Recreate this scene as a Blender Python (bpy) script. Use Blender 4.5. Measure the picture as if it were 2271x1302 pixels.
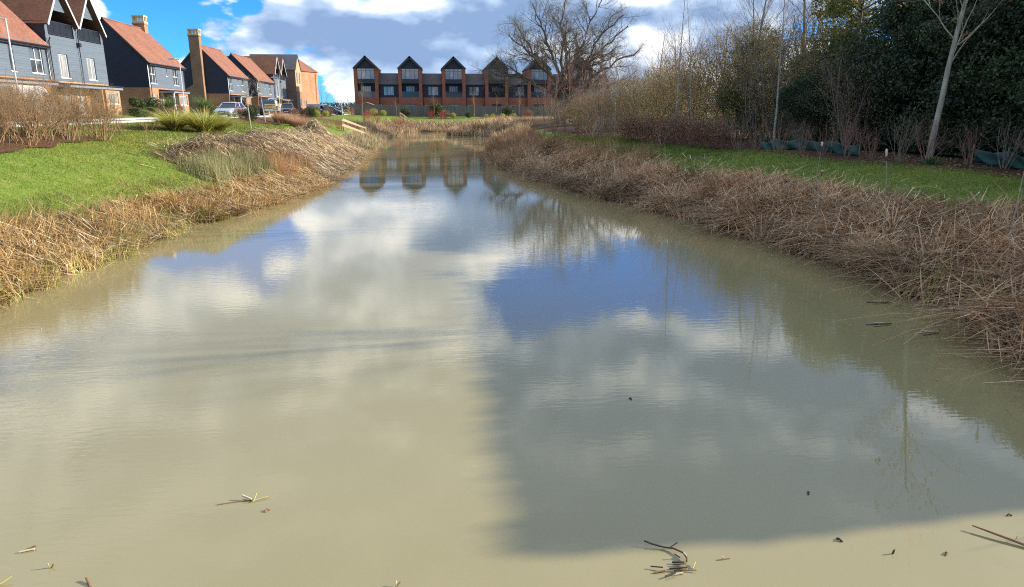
import bpy, math, random
import numpy as np
from mathutils import Vector

for o in list(bpy.data.objects): bpy.data.objects.remove(o)
SC = bpy.context.scene
COL = SC.collection
RND = random.Random(7)
NPR = np.random.default_rng(7)

# ================= camera =================
FPX, IW, IH = 1550., 2271., 1302.
VPX, VPY, CAM_H = 960., 243., 3.5
pitch = math.atan((IH / 2 - VPY) / FPX)
yaw = math.atan((IW / 2 - VPX) * math.cos(pitch) / FPX)
cam = bpy.data.cameras.new('camera'); cam_o = bpy.data.objects.new('camera', cam); COL.objects.link(cam_o)
cam.sensor_width = 36; cam.lens = 36 * FPX / IW; cam.clip_end = 5000; cam.clip_start = .05
cam_o.location = (0, 0, CAM_H)
cam_o.rotation_euler = (math.pi / 2 - pitch, 0, -yaw)
SC.camera = cam_o

# ================= light, sky, exposure =================
SUN_EL, SUN_AZ = math.radians(21.5), math.radians(5)       # azimuth measured from +X towards +Y
SUN_DIR = (math.cos(SUN_EL) * math.cos(SUN_AZ), math.cos(SUN_EL) * math.sin(SUN_AZ), math.sin(SUN_EL))
sl = bpy.data.lights.new('sun', 'SUN'); sun = bpy.data.objects.new('sun', sl); COL.objects.link(sun)
sl.energy = 5.0; sl.angle = math.radians(.55); sl.color = (1, .93, .82)
sun.rotation_euler = Vector(SUN_DIR).to_track_quat('Z', 'Y').to_euler()
SC.view_settings.view_transform = 'Standard'; SC.view_settings.look = 'None'
SC.view_settings.exposure = 1.05; SC.view_settings.gamma = 1
SC.cycles.max_bounces = 6; SC.cycles.diffuse_bounces = 3; SC.cycles.glossy_bounces = 3
SC.cycles.transparent_max_bounces = 6; SC.cycles.caustics_reflective = False; SC.cycles.caustics_refractive = False
SC.cycles.use_denoising = False; SC.cycles.pixel_filter_type = 'BLACKMAN_HARRIS'; SC.cycles.filter_width = 1.1

SKY_STRENGTH = .14
world = bpy.data.worlds.new('World'); SC.world = world; world.use_nodes = True
nt = world.node_tree; nt.nodes.clear()
def wn(t, **kw):
    n = nt.nodes.new(t)
    for k, v in kw.items(): setattr(n, k, v)
    return n
def wl(a, b): nt.links.new(a, b)
def wmath(op, a, b=None, c=None, clamp=False):
    n = wn('ShaderNodeMath', operation=op, use_clamp=clamp)
    for i, v in enumerate((a, b, c)):
        if v is None: continue
        if isinstance(v, (int, float)): n.inputs[i].default_value = v
        else: wl(v, n.inputs[i])
    return n.outputs[0]
def wsmooth(x, a, b):
    n = wn('ShaderNodeMapRange', interpolation_type='SMOOTHSTEP')
    wl(x, n.inputs[0]); n.inputs[1].default_value = a; n.inputs[2].default_value = b
    return n.outputs[0]
sky = wn('ShaderNodeTexSky', sky_type='NISHITA', sun_disc=False, sun_elevation=SUN_EL, sun_rotation=math.pi / 2 - SUN_AZ)
sky.air_density = 1.0; sky.dust_density = .0; sky.ozone_density = 1.5; sky.altitude = 1200
tc = wn('ShaderNodeTexCoord'); D = tc.outputs['Generated']
def wnoise(scl, off, detail, scale, rough=.52):
    m = wn('ShaderNodeMapping'); m.inputs['Scale'].default_value = scl; m.inputs['Location'].default_value = off
    wl(D, m.inputs['Vector'])
    n = wn('ShaderNodeTexNoise'); n.inputs['Scale'].default_value = scale; n.inputs['Detail'].default_value = detail
    n.inputs['Roughness'].default_value = rough; wl(m.outputs[0], n.inputs['Vector'])
    return n.outputs['Fac']
CS = (3.0, 3.0, 6.2); CO = (3.1, 1.7, .4)
n1 = wnoise(CS, CO, 9, 2.1)
n2 = wnoise(CS, (CO[0] + .05, CO[1], CO[2] + .17), 4, 2.1)
# cloud banks and clear gaps (direction, tightness, amount)
def blob(az, el, k, amp):
    c = (math.sin(math.radians(az)) * math.cos(math.radians(el)), math.cos(math.radians(az)) * math.cos(math.radians(el)), math.sin(math.radians(el)))
    v = wn('ShaderNodeVectorMath', operation='DOT_PRODUCT'); wl(D, v.inputs[0]); v.inputs[1].default_value = c
    e = wmath('MULTIPLY', wmath('SUBTRACT', v.outputs['Value'], 1.0), k)
    return wmath('MULTIPLY', wmath('EXPONENT', e), amp)
BLOBS = [(-20, 7.8, 420, -.30), (-11, 9.0, 600, -.20), (-7, 5, 150, .16), (-25, 3.5, 220, .16), (3, 5.5, 200, .12), (20, 7, 250, .18), (-10, .8, 1200, -.20),
         (7, 13.6, 260, -.34), (13, 14.0, 200, -.42), (20, 14.2, 170, -.42), (26, 14, 260, -.25), (3, 10.4, 360, .30), (11, 10.0, 360, .34), (19, 10.0, 360, .24), (15, 19.2, 190, .34), (24, 18.5, 190, .26), (-14, 10.5, 300, -.24), (-22, 17, 60, .16), (-4, 22, 22, .20), (14, 30, 18, .22), (17, 3.4, 900, -.14), (36, 25, 40, .34)]
dens = n1
for b in BLOBS: dens = wmath('ADD', dens, blob(*b))
mask = wsmooth(dens, .488, .545)
sepm = wn('ShaderNodeSeparateXYZ'); wl(D, sepm.inputs[0]); mask = wmath('MAXIMUM', mask, wsmooth(sepm.outputs[2], .40, .52))
edge = wmath('SUBTRACT', n1, n2)
lit = wmath('ADD', wmath('MULTIPLY', edge, 4.4), .56)
thick = wsmooth(dens, .56, .90)
lit = wmath('SUBTRACT', lit, wmath('MULTIPLY', thick, .45), clamp=True)
sepd = wn('ShaderNodeSeparateXYZ'); wl(D, sepd.inputs[0])
high = wmath('MULTIPLY', wsmooth(sepd.outputs[2], .33, .52), .8)          # overhead the cumulus merges into smooth grey cloud
lit = wmath('ADD', wmath('MULTIPLY', lit, wmath('SUBTRACT', 1.0, high)), wmath('MULTIPLY', high, .46))
ramp = wn('ShaderNodeValToRGB'); wl(lit, ramp.inputs[0])
k = 1 / .172
el = ramp.color_ramp.elements
el[0].position = 0; el[0].color = (.175 * k, .265 * k, .43 * k, 1)
el[1].position = 1; el[1].color = (.92 * k, .93 * k, .95 * k, 1)
e = el.new(.42); e.color = (.345 * k, .445 * k, .61 * k, 1)
tint = wn('ShaderNodeMix', data_type='RGBA', blend_type='MULTIPLY'); tint.inputs['Factor'].default_value = 1; wl(sky.outputs[0], tint.inputs['A']); tint.inputs['B'].default_value = (.11, .40, .84, 1)
mix = wn('ShaderNodeMix', data_type='RGBA'); wl(mask, mix.inputs['Factor']); wl(tint.outputs['Result'], mix.inputs['A']); wl(ramp.outputs[0], mix.inputs['B'])
bg = wn('ShaderNodeBackground'); bg.inputs['Strength'].default_value = SKY_STRENGTH
wl(mix.outputs['Result'], bg.inputs['Color'])
wo = wn('ShaderNodeOutputWorld'); wl(bg.outputs[0], wo.inputs[0])

# ================= helpers =================
def tag(o, label=None, cat=None, group=None, kind=None):
    if label: o['label'] = label
    if cat: o['category'] = cat
    if group: o['group'] = group
    if kind: o['kind'] = kind
    return o
def link(name, data, parent=None, loc=None):
    o = bpy.data.objects.new(name, data); COL.objects.link(o)
    if parent is not None: o.parent = parent
    if loc is not None: o.location = loc
    return o
def thing(name, label, cat, loc=(0, 0, 0), rz=0, group=None):
    o = link(name, None, None, loc); o.rotation_euler = (0, 0, rz); o.empty_display_size = .2
    return tag(o, label, cat, group)
def copy_tree(o, parent=None):
    c = o.copy(); COL.objects.link(c)
    if parent is not None: c.parent = parent
    for ch in list(o.children): copy_tree(ch, c)
    return c
def mesh_np(name, V, F, mat, col=None, smooth=False):
    """V (n,3); F (m,3|4) int array, or a list of such arrays"""
    me = bpy.data.meshes.new(name)
    Fs = F if isinstance(F, list) else [F]
    Fs = [np.asarray(f, np.int32) for f in Fs if len(f)]
    me.vertices.add(len(V)); me.vertices.foreach_set('co', np.asarray(V, np.float32).ravel())
    loops = np.concatenate([f.ravel() for f in Fs]); sizes = np.concatenate([np.full(len(f), f.shape[1], np.int32) for f in Fs])
    me.loops.add(len(loops)); me.loops.foreach_set('vertex_index', loops)
    me.polygons.add(len(sizes)); starts = np.concatenate([[0], np.cumsum(sizes)[:-1]]).astype(np.int32)
    me.polygons.foreach_set('loop_start', starts)
    try: me.polygons.foreach_set('loop_total', sizes)
    except Exception: pass
    if smooth: me.polygons.foreach_set('use_smooth', np.ones(len(sizes), bool))
    if col is not None:
        a = me.color_attributes.new('Col', 'FLOAT_COLOR', 'POINT')
        c = np.ones((len(V), 4), np.float32); c[:, :3] = col
        a.data.foreach_set('color', c.ravel())
    me.update(calc_edges=True)
    if mat is not None: me.materials.append(mat)
    return me
class MB:
    def __init__(s): s.v = []; s.f = []
    def face(s, *pts):
        i = len(s.v); s.v += [tuple(p) for p in pts]; s.f.append(tuple(range(i, i + len(pts)))); return s
    def box(s, x0, x1, y0, y1, z0, z1):
        i = len(s.v)
        s.v += [(x0, y0, z0), (x1, y0, z0), (x1, y1, z0), (x0, y1, z0), (x0, y0, z1), (x1, y0, z1), (x1, y1, z1), (x0, y1, z1)]
        s.f += [tuple(i + k for k in q) for q in ((0, 3, 2, 1), (4, 5, 6, 7), (0, 1, 5, 4), (1, 2, 6, 5), (2, 3, 7, 6), (3, 0, 4, 7))]
        return s
    def prism(s, poly, a, b, axis):
        """extrude the 2-D polygon along axis ('x','y','z') between a and b"""
        def P(p, t): return (t, p[0], p[1]) if axis == 'x' else (p[0], t, p[1]) if axis == 'y' else (p[0], p[1], t)
        n = len(poly); i = len(s.v)
        s.v += [P(p, a) for p in poly] + [P(p, b) for p in poly]
        s.f += [tuple(range(i + n - 1, i - 1, -1)), tuple(range(i + n, i + 2 * n))]
        s.f += [(i + k, i + (k + 1) % n, i + n + (k + 1) % n, i + n + k) for k in range(n)]
        return s
    def slab(s, a, b, c, d, th):
        """quad a-b-c-d thickened by th along its normal (away from the given side, downwards)"""
        A, B, Cc, Dd = map(Vector, (a, b, c, d)); n = (B - A).cross(Dd - A).normalized()
        if n.z < 0: n = -n
        lo = [p - n * th for p in (A, B, Cc, Dd)]
        i = len(s.v); s.v += [tuple(p) for p in (A, B, Cc, Dd)] + [tuple(p) for p in lo]
        s.f += [tuple(i + k for k in q) for q in ((0, 1, 2, 3), (7, 6, 5, 4), (0, 4, 5, 1), (1, 5, 6, 2), (2, 6, 7, 3), (3, 7, 4, 0))]
        return s
    def bar(s, p, q, w, h=None):
        p, q = Vector(p), Vector(q); h = h or w
        t = (q - p).normalized(); a = t.cross(Vector((0, 0, 1)))
        a = Vector((1, 0, 0)) if a.length < 1e-3 else a.normalized(); b = a.cross(t)
        i = len(s.v)
        for c in (p, q):
            for sa, sb in ((-1, -1), (1, -1), (1, 1), (-1, 1)): s.v.append(tuple(c + a * sa * w / 2 + b * sb * h / 2))
        s.f += [tuple(i + k for k in r) for r in ((3, 2, 1, 0), (4, 5, 6, 7), (0, 1, 5, 4), (1, 2, 6, 5), (2, 3, 7, 6), (3, 0, 4, 7))]
        return s
    def tube(s, pts, r, k=8):
        i = len(s.v); n = len(pts); rr = r if isinstance(r, (list, tuple)) else [r] * n
        for j, p in enumerate(pts):
            p = Vector(p); t = (Vector(pts[min(j + 1, n - 1)]) - Vector(pts[max(j - 1, 0)])).normalized()
            a = t.cross(Vector((0, 0, 1))); a = Vector((1, 0, 0)) if a.length < 1e-3 else a.normalized(); b = t.cross(a)
            for m in range(k):
                th = 2 * math.pi * m / k; s.v.append(tuple(p + (a * math.cos(th) + b * math.sin(th)) * rr[j]))
        for j in range(n - 1):
            for m in range(k):
                s.f.append((i + j * k + m, i + j * k + (m + 1) % k, i + (j + 1) * k + (m + 1) % k, i + (j + 1) * k + m))
        s.f.append(tuple(i + m for m in range(k - 1, -1, -1))); s.f.append(tuple(i + (n - 1) * k + m for m in range(k)))
        return s
    def wall(s, o, u, v, n, W, H, holes=(), dp=.14):
        """rectangle at o spanned by u*W, v*H, outward normal n, with openings (u0,u1,v0,v1) and their reveals"""
        o, u, v, n = map(Vector, (o, u, v, n))
        us = sorted({0, W, *[h[0] for h in holes], *[h[1] for h in holes]}); vs = sorted({0, H, *[h[2] for h in holes], *[h[3] for h in holes]})
        flip = u.cross(v).dot(n) < 0
        def q(*p): s.face(*(reversed(p) if flip else p))
        for i in range(len(us) - 1):
            for j in range(len(vs) - 1):
                cu, cv = (us[i] + us[i + 1]) / 2, (vs[j] + vs[j + 1]) / 2
                if any(h[0] < cu < h[1] and h[2] < cv < h[3] for h in holes): continue
                q(o + u * us[i] + v * vs[j], o + u * us[i + 1] + v * vs[j], o + u * us[i + 1] + v * vs[j + 1], o + u * us[i] + v * vs[j + 1])
        for h in holes:
            c = [o + u * h[0] + v * h[2], o + u * h[1] + v * h[2], o + u * h[1] + v * h[3], o + u * h[0] + v * h[3]]
            for k in range(4): a, b = c[k], c[(k + 1) % 4]; q(b, a, a - n * dp, b - n * dp)
        return s
    def build(s, name, mat, parent=None, loc=None, smooth=False, bevel=0):
        me = bpy.data.meshes.new(name); me.from_pydata(s.v, [], s.f)
        me.materials.append(mat)
        if smooth: me.polygons.foreach_set('use_smooth', [True] * len(me.polygons))
        me.update()
        o = link(name, me, parent, loc)
        if bevel:
            b = o.modifiers.new('bevel', 'BEVEL'); b.width = bevel; b.segments = 2; b.limit_method = 'ANGLE'
        return o

# ================= materials =================
class NT:
    def __init__(s, name):
        s.m = bpy.data.materials.new(name); s.m.use_nodes = True; s.t = s.m.node_tree
        s.b = s.t.nodes['Principled BSDF']; s.out = s.t.nodes['Material Output']
    def n(s, t, **kw):
        x = s.t.nodes.new(t)
        for k, v in kw.items(): setattr(x, k, v)
        return x
    def l(s, a, b): s.t.links.new(a, b)
    def coord(s, which='Object', scale=(1, 1, 1)):
        c = s.n('ShaderNodeTexCoord'); m = s.n('ShaderNodeMapping'); m.inputs['Scale'].default_value = scale
        s.l(c.outputs[which], m.inputs[0]); return m.outputs[0]
    def noise(s, vec, scale, detail=4, rough=.55):
        n = s.n('ShaderNodeTexNoise'); n.inputs['Scale'].default_value = scale; n.inputs['Detail'].default_value = detail
        n.inputs['Roughness'].default_value = rough; s.l(vec, n.inputs['Vector']); return n.outputs['Fac']
    def ramp(s, fac, *stops):
        r = s.n('ShaderNodeValToRGB'); s.l(fac, r.inputs[0]); e = r.color_ramp.elements
        e[0].position, e[0].color = stops[0][0], (*stops[0][1], 1); e[1].position, e[1].color = stops[-1][0], (*stops[-1][1], 1)
        for p, c in stops[1:-1]: x = e.new(p); x.color = (*c, 1)
        return r.outputs[0]
    def mixc(s, fac, a, b, mode='MIX'):
        n = s.n('ShaderNodeMix', data_type='RGBA', blend_type=mode)
        for v, i in ((fac, 'Factor'), (a, 'A'), (b, 'B')):
            if isinstance(v, (int, float)): n.inputs[i].default_value = v
            elif isinstance(v, tuple): n.inputs[i].default_value = (*v, 1)
            else: s.l(v, n.inputs[i])
        return n.outputs['Result']
    def bump(s, h, strength, dist):
        b = s.n('ShaderNodeBump'); b.inputs['Strength'].default_value = strength; b.inputs['Distance'].default_value = dist
        s.l(h, b.inputs['Height']); s.l(b.outputs[0], s.b.inputs['Normal'])
    def base(s, c):
        if isinstance(c, tuple): s.b.inputs['Base Color'].default_value = (*c, 1)
        else: s.l(c, s.b.inputs['Base Color'])
    def set(s, rough=.6, spec=.5, metal=0):
        s.b.inputs['Roughness'].default_value = rough; s.b.inputs['Specular IOR Level'].default_value = spec; s.b.inputs['Metallic'].default_value = metal
        return s
def scl(c, k): return tuple(min(1, x * k) for x in c)
def plain(name, c, rough=.6, spec=.4, metal=0, var=.15, nscale=3, bump=0):
    m = NT(name).set(rough, spec, metal); v = m.coord(); f = m.noise(v, nscale, 5)
    m.base(m.ramp(f, (.3, scl(c, 1 - var)), (.7, scl(c, 1 + var))))
    if bump: m.bump(m.noise(v, nscale * 12, 3), .4, bump)
    return m.m
def swizzle(m, a, b):
    """a 2-D vector out of object coordinates, e.g. ('xy','z')"""
    c = m.n('ShaderNodeTexCoord'); sp = m.n('ShaderNodeSeparateXYZ'); m.l(c.outputs['Object'], sp.inputs[0])
    def g(w):
        if len(w) == 1: return sp.outputs['xyz'.index(w)]
        ad = m.n('ShaderNodeMath', operation='ADD'); m.l(sp.outputs['xyz'.index(w[0])], ad.inputs[0]); m.l(sp.outputs['xyz'.index(w[1])], ad.inputs[1]); return ad.outputs[0]
    cb = m.n('ShaderNodeCombineXYZ'); m.l(g(a), cb.inputs[0]); m.l(g(b), cb.inputs[1]); return cb.outputs[0]
def brick_mat(name, c1, c2, mortar):
    m = NT(name).set(.85, .2); v = swizzle(m, 'xy', 'z')
    b = m.n('ShaderNodeTexBrick'); m.l(v, b.inputs['Vector']); b.inputs['Scale'].default_value = 1
    b.inputs['Brick Width'].default_value = .225; b.inputs['Row Height'].default_value = .075; b.inputs['Mortar Size'].default_value = .006
    b.inputs['Color1'].default_value = (*c1, 1); b.inputs['Color2'].default_value = (*c2, 1); b.inputs['Mortar'].default_value = (*mortar, 1)
    f = m.noise(m.coord(), .7, 5)
    m.base(m.mixc(1.0, b.outputs['Color'], m.ramp(f, (.3, (.8, .8, .8)), (.7, (1.15, 1.15, 1.15))), 'MULTIPLY'))
    m.bump(b.outputs['Fac'], -.5, .006)
    return m.m
def clad_mat(name, c, rough=.55):
    m = NT(name).set(rough, .35); v = swizzle(m, 'z', 'xy')
    w = m.n('ShaderNodeTexWave', wave_type='BANDS', bands_direction='X', wave_profile='SAW'); m.l(v, w.inputs['Vector'])
    w.inputs['Scale'].default_value = .3142 / .17 ; w.inputs['Distortion'].default_value = 0
    f = m.noise(m.coord('Object', (1, .15, 6)), 1.2, 4)
    col = m.ramp(f, (.3, scl(c, .86)), (.7, scl(c, 1.12)))
    line = m.ramp(w.outputs['Fac'], (.0, (1, 1, 1)), (.86, (1, 1, 1)), (.95, (.55, .55, .55)))
    m.base(m.mixc(1.0, col, line, 'MULTIPLY')); m.bump(w.outputs['Fac'], -.6, .02)
    return m.m
def tile_mat(name, c, along):
    m = NT(name).set(.85, .15); v = swizzle(m, along, 'z')
    b = m.n('ShaderNodeTexBrick'); m.l(v, b.inputs['Vector']); b.inputs['Scale'].default_value = 1
    b.inputs['Brick Width'].default_value = .19; b.inputs['Row Height'].default_value = .075; b.inputs['Mortar Size'].default_value = .006
    b.inputs['Color1'].default_value = (*scl(c, .82), 1); b.inputs['Color2'].default_value = (*scl(c, 1.18), 1); b.inputs['Mortar'].default_value = (*scl(c, .5), 1)
    f = m.noise(m.coord(), .5, 6)
    m.base(m.mixc(1.0, b.outputs['Color'], m.ramp(f, (.3, (.82, .82, .85)), (.7, (1.15, 1.12, 1.1))), 'MULTIPLY'))
    m.bump(b.outputs['Fac'], -.6, .012)
    return m.m
def attr_mat(name, rough=.8, spec=.2, transl=0., var=.0, nscale=1.):
    """colour comes from the per-blade / per-leaf vertex colour"""
    m = NT(name).set(rough, spec); a = m.n('ShaderNodeAttribute', attribute_name='Col')
    c = a.outputs['Color']
    if var:
        f = m.noise(m.coord(), nscale, 4); c = m.mixc(1.0, c, m.ramp(f, (.3, (1 - var,) * 3), (.7, (1 + var,) * 3)), 'MULTIPLY')
    m.base(c)
    if transl:
        t = m.n('ShaderNodeBsdfTranslucent'); m.l(c, t.inputs['Color']); x = m.n('ShaderNodeMixShader'); x.inputs[0].default_value = transl
        m.l(m.b.outputs[0], x.inputs[1]); m.l(t.outputs[0], x.inputs[2]); m.l(x.outputs[0], m.out.inputs['Surface'])
    return m.m
M = {}
M['brick'] = brick_mat('orange brick', (.40, .165, .07), (.31, .12, .055), (.45, .36, .26))
M['brick_buff'] = brick_mat('buff brick', (.44, .235, .11), (.35, .175, .08), (.5, .42, .3))
M['brick_stack'] = brick_mat('chimney stack brick', (.27, .145, .08), (.21, .11, .06), (.26, .2, .14))
M['brick_red'] = brick_mat('red brick', (.33, .10, .055), (.26, .075, .042), (.32, .22, .16))
M['brick_brown'] = brick_mat('brown brick', (.24, .14, .09), (.19, .11, .075), (.25, .2, .16))
M['stone'] = plain('cream stone', (.58, .45, .25), .85, .2, var=.2, nscale=4)
M['clad'] = clad_mat('grey weatherboard', (.105, .13, .155))
M['clad_shaded'] = clad_mat('shaded weatherboard', (.022, .026, .042))  # same boards, with the shade of the sunless walls put into the colour
M['tile_y'] = tile_mat('orange roof tile', (.24, .108, .07), 'y')
M['tile_x'] = tile_mat('brown roof tile', (.17, .085, .05), 'x')
M['slate_x'] = tile_mat('grey roof slate', (.10, .10, .11), 'x')
M['slate_xx'] = tile_mat('grey brown roof tile', (.125, .11, .105), 'x')
M['white'] = plain('white paint', (.78, .78, .76), .5, .4, var=.06)
M['trim'] = plain('pale grey verge paint', (.50, .51, .52), .55, .3, var=.08)
M['cream_frame'] = plain('pale window frame', (.62, .63, .62), .45, .4, var=.05)
M['dark_frame'] = plain('dark window frame', (.02, .022, .028), .4, .5, var=.1)
M['black_plastic'] = plain('black gutter plastic', (.015, .015, .018), .4, .5)
M['dark_int'] = plain('dark recess', (.03, .033, .042), .8, .2)
M['canopy'] = plain('lead canopy', (.20, .22, .25), .5, .4, var=.12)
M['door'] = plain('front door paint', (.72, .72, .69), .45, .5, var=.05)
M['wood'] = plain('weathered post timber', (.46, .34, .20), .8, .2, var=.25, nscale=6)
M['oakpost'] = plain('oak porch post', (.50, .25, .09), .7, .2, var=.2, nscale=5)
M['fence'] = None
m = NT('window glass').set(.03, .8); v = m.coord(); m.base(m.ramp(m.noise(v, .9, 3), (.35, (.02, .025, .03)), (.65, (.07, .08, .09)))); m.b.inputs['IOR'].default_value = 1.7; M['glass'] = m.m
m = NT('curtained window glass').set(.12, .6); v = m.coord('Object', (9, 9, .3)); m.base(m.ramp(m.noise(v, 1.1, 2), (.3, (.12, .13, .13)), (.7, (.36, .36, .33)))); M['curtain'] = m.m
M['steel'] = plain('galvanised steel', (.52, .52, .50), .45, .5, .3, var=.1, nscale=8)
m = NT('silver car paint').set(.25, .6, .55); m.base((.50, .52, .55)); m.b.inputs['Coat Weight'].default_value = .6; M['silver'] = m.m
m = NT('white van paint').set(.3, .6); m.base((.74, .75, .76)); m.b.inputs['Coat Weight'].default_value = .4; M['vanwhite'] = m.m
m = NT('dark blue car paint').set(.25, .6); m.base((.012, .018, .04)); m.b.inputs['Coat Weight'].default_value = .8; M['darkblue'] = m.m
m = NT('dark red car paint').set(.25, .6); m.base((.06, .012, .012)); m.b.inputs['Coat Weight'].default_value = .8; M['darkred'] = m.m
m = NT('car glass').set(.04, .8); m.base((.012, .016, .02)); M['carglass'] = m.m
M['rubber'] = plain('tyre rubber', (.018, .018, .018), .85, .2)
M['rim'] = plain('alloy rim', (.45, .46, .47), .35, .6, .6, var=.05)
m = NT('headlamp lens').set(.08, .8); m.base((.72, .75, .78)); M['lens'] = m.m
m = NT('tail lamp lens').set(.15, .6); m.base((.35, .01, .01)); M['tail'] = m.m
M['plate'] = plain('number plate', (.75, .74, .66), .5, .4, var=.03)
M['yellowload'] = plain('pale timber load', (.62, .50, .22), .8, .2, var=.25, nscale=5)
def bark(name, c, ns=6, var=.4, stretch=.25):
    m = NT(name).set(.9, .15); v = m.coord('Object', (1, 1, stretch)); f = m.noise(v, ns, 6, .65)
    m.base(m.ramp(f, (.3, scl(c, 1 - var)), (.7, scl(c, 1 + var)))); m.bump(f, .6, .03); return m.m
M['bark_oak'] = bark('oak bark', (.15, .125, .09))
M['bark_grey'] = bark('grey twig bark', (.22, .175, .125))
M['bark_pale'] = bark('pale smooth bark', (.33, .29, .215), 9)
M['bark_birch'] = bark('birch bark', (.30, .27, .23), 5, .5, 3)
M['bark_red'] = bark('reddish twig bark', (.26, .145, .105))
M['bark_brown'] = bark('brown twig bark', (.27, .18, .095))
M['bark_tan'] = bark('tan twig bark', (.29, .185, .10))
M['dogwood'] = bark('red dogwood stem', (.30, .06, .055))
M['dog_or'] = bark('rust stem', (.32, .16, .10))
M['blade'] = attr_mat('dry reed', .75, .25, .18)
M['leaf'] = attr_mat('leaf', .55, .35, .35)
M['leaf_gloss'] = attr_mat('glossy leaf', .4, .4, .3)
M['leaf_ivy'] = attr_mat('ivy leaf', .4, .45, .5)
M['rail_glass'] = plain('dark balcony glass', (.012, .014, .018), .35, .15)
M['grass'] = attr_mat('grass blade', .7, .25, .3)
# ---- terrain height (metres above the water) ----
SLY = np.array([-60, 0, 13.6, 15.9, 18.3, 22.2, 25.5, 29.3, 31.7, 36.8, 45.6, 56.9, 70.9, 89.5, 102, 110, 116, 200.])
SLX = np.array([-8.6, -8.5, -8.2, -8.0, -7.8, -7.6, -6.5, -5.9, -5.4, -5.1, -4.9, -5.2, -6.2, -6.2, -5.1, -4.0, -2.5, -2.5])
SRY = np.array([-60, 0, 8.1, 11.1, 14.4, 17.8, 22.8, 28, 36.9, 44.6, 55.8, 69.6, 82.8, 93, 97, 100, 103, 106, 110, 116, 200.])
SRX = np.array([8.2, 8.3, 8.4, 9.1, 9.3, 8.9, 8.1, 6.7, 5.1, 4.2, 4.5, 5.6, 7.7, 7.8, 5.5, 2.6, 2.2, 5.0, 6.5, 6.0, 6.0])
FLD = [0, 1, 2, 3, 4, 5.5, 7, 9, 12, 16, 20, 400]; FLZ = [0, .34, .78, 1.2, 1.55, 1.95, 2.15, 2.35, 2.6, 2.75, 2.9, 3.0]
FRD = [0, 1, 2, 4, 6, 8, 14, 30, 400];             FRZ = [0, .3, .68, 1.32, 1.62, 1.7, 1.72, 1.9, 2.4]
FFD = [0, 2, 5, 10, 16, 24, 400];                  FFZ = [0, .5, 1.0, 1.6, 2.2, 2.3, 2.6]
def sstep(a, b, x):
    t = np.clip((x - a) / (b - a), 0, 1); return t * t * (3 - 2 * t)
def shore_left(y):  return np.interp(y, SLY, SLX) + .12 * np.sin(y * 1.9) + .08 * np.sin(y * 4.3 + 1)
def shore_right(y): return np.interp(y, SRY, SRX) + .12 * np.sin(y * 1.7 + 2) + .08 * np.sin(y * 4.1)
def ground_z(x, y):
    x = np.asarray(x, float); y = np.asarray(y, float)
    dl = shore_left(y) - x; dr = x - shore_right(y); df = y - (116.5 + .6 * np.sin(x * .9))
    pl, pr, pf = np.maximum(dl, 0), np.maximum(dr, 0), np.maximum(df, 0)
    d = np.hypot(pl + pr, pf)
    zl = np.interp(d, FLD, FLZ); zr = np.interp(d, FRD, FRZ); zf = np.interp(d, FFD, FFZ)
    zl = zl + (2.75 - zl) * sstep(-15, -18.4, x); zl = zl + .25 * sstep(-24.4, -26.2, x)
    lawn = sstep(2.5, 5, d)
    zl = zl + lawn * sstep(-18, -15, x) * (.05 * np.sin(x * .9 + y * .35) + .04 * np.sin(y * .8 - x * .3))
    zl = zl + .28 * np.exp(-(((x + 14.5) / 3.5) ** 2 + ((y - 24) / 7) ** 2))
    zr = zr + sstep(3, 5, d) * (.10 * np.sin(y * .42 + x * .2) + .06 * np.sin(y * .9 + 1))
    s = pl + pr + pf + 1e-9
    z = (pl * zl + pr * zr + pf * zf) / s
    din = np.minimum(np.minimum(-dl, -dr), -df)
    return np.where(d > 0, z, -np.minimum(.8, .45 * np.maximum(din, 0)))
# ================= ground, water, roads =================
gx = np.unique(np.concatenate([[-900, -500, -250, -140, -90, -60], np.arange(-45, -20, 1.), np.arange(-20, 24.01, .4), np.arange(25, 46, 1.), [60, 90, 140, 250, 500, 900]]))
gy = np.unique(np.concatenate([[-120, -60, -30], np.arange(-12, 130, .6), np.arange(130, 175, 1.5), [190, 220, 270, 350, 500, 800, 1300, 2200]]))
GX, GY = np.meshgrid(gx, gy); GZ = ground_z(GX, GY)
nx, ny = len(gx), len(gy)
idx = np.arange(nx * ny).reshape(ny, nx)
GF = np.stack([idx[:-1, :-1], idx[:-1, 1:], idx[1:, 1:], idx[1:, :-1]], -1).reshape(-1, 4)
dl_ = shore_left(GY) - GX; dr_ = GX - shore_right(GY); df_ = GY - 116.5
# weights: R = lawn, G = leaf litter under the trees, B = bank mud and old thatch
lawnw = np.maximum(sstep(2.0, 3.0, dl_ + np.interp(GY, [15, 19, 26, 30], [0, .7, .8, 0])), np.maximum(sstep(2.6, 3.6, dr_) * (1 - sstep(0, .8, GX - np.interp(GY, [0, 18.8, 22.5, 26.6, 36, 43, 54, 70], [18.2, 17.1, 15.3, 14.1, 13.0, 11.2, 10.2, 10.5]))), sstep(5, 8, df_)))
litter = sstep(0, .8, GX - np.interp(GY, [0, 18.8, 22.5, 26.6, 36, 43, 54, 70, 112, 120], [18.2, 17.1, 15.3, 14.1, 13.0, 11.2, 10.2, 10.5, 12, 60]))
wet = 1 - sstep(.1, .8, np.maximum(np.maximum(dl_, dr_), df_)); gcol = np.stack([lawnw, litter, wet], -1).reshape(-1, 3)
m = NT('lawn and bank').set(.9, .15); a = m.n('ShaderNodeAttribute', attribute_name='Col'); sp = m.n('ShaderNodeSeparateColor'); m.l(a.outputs['Color'], sp.inputs[0])
v = m.coord(); f1 = m.noise(v, .55, 5); f2 = m.noise(v, 9, 6, .7); f3 = m.noise(v, 2.2, 5)
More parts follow.
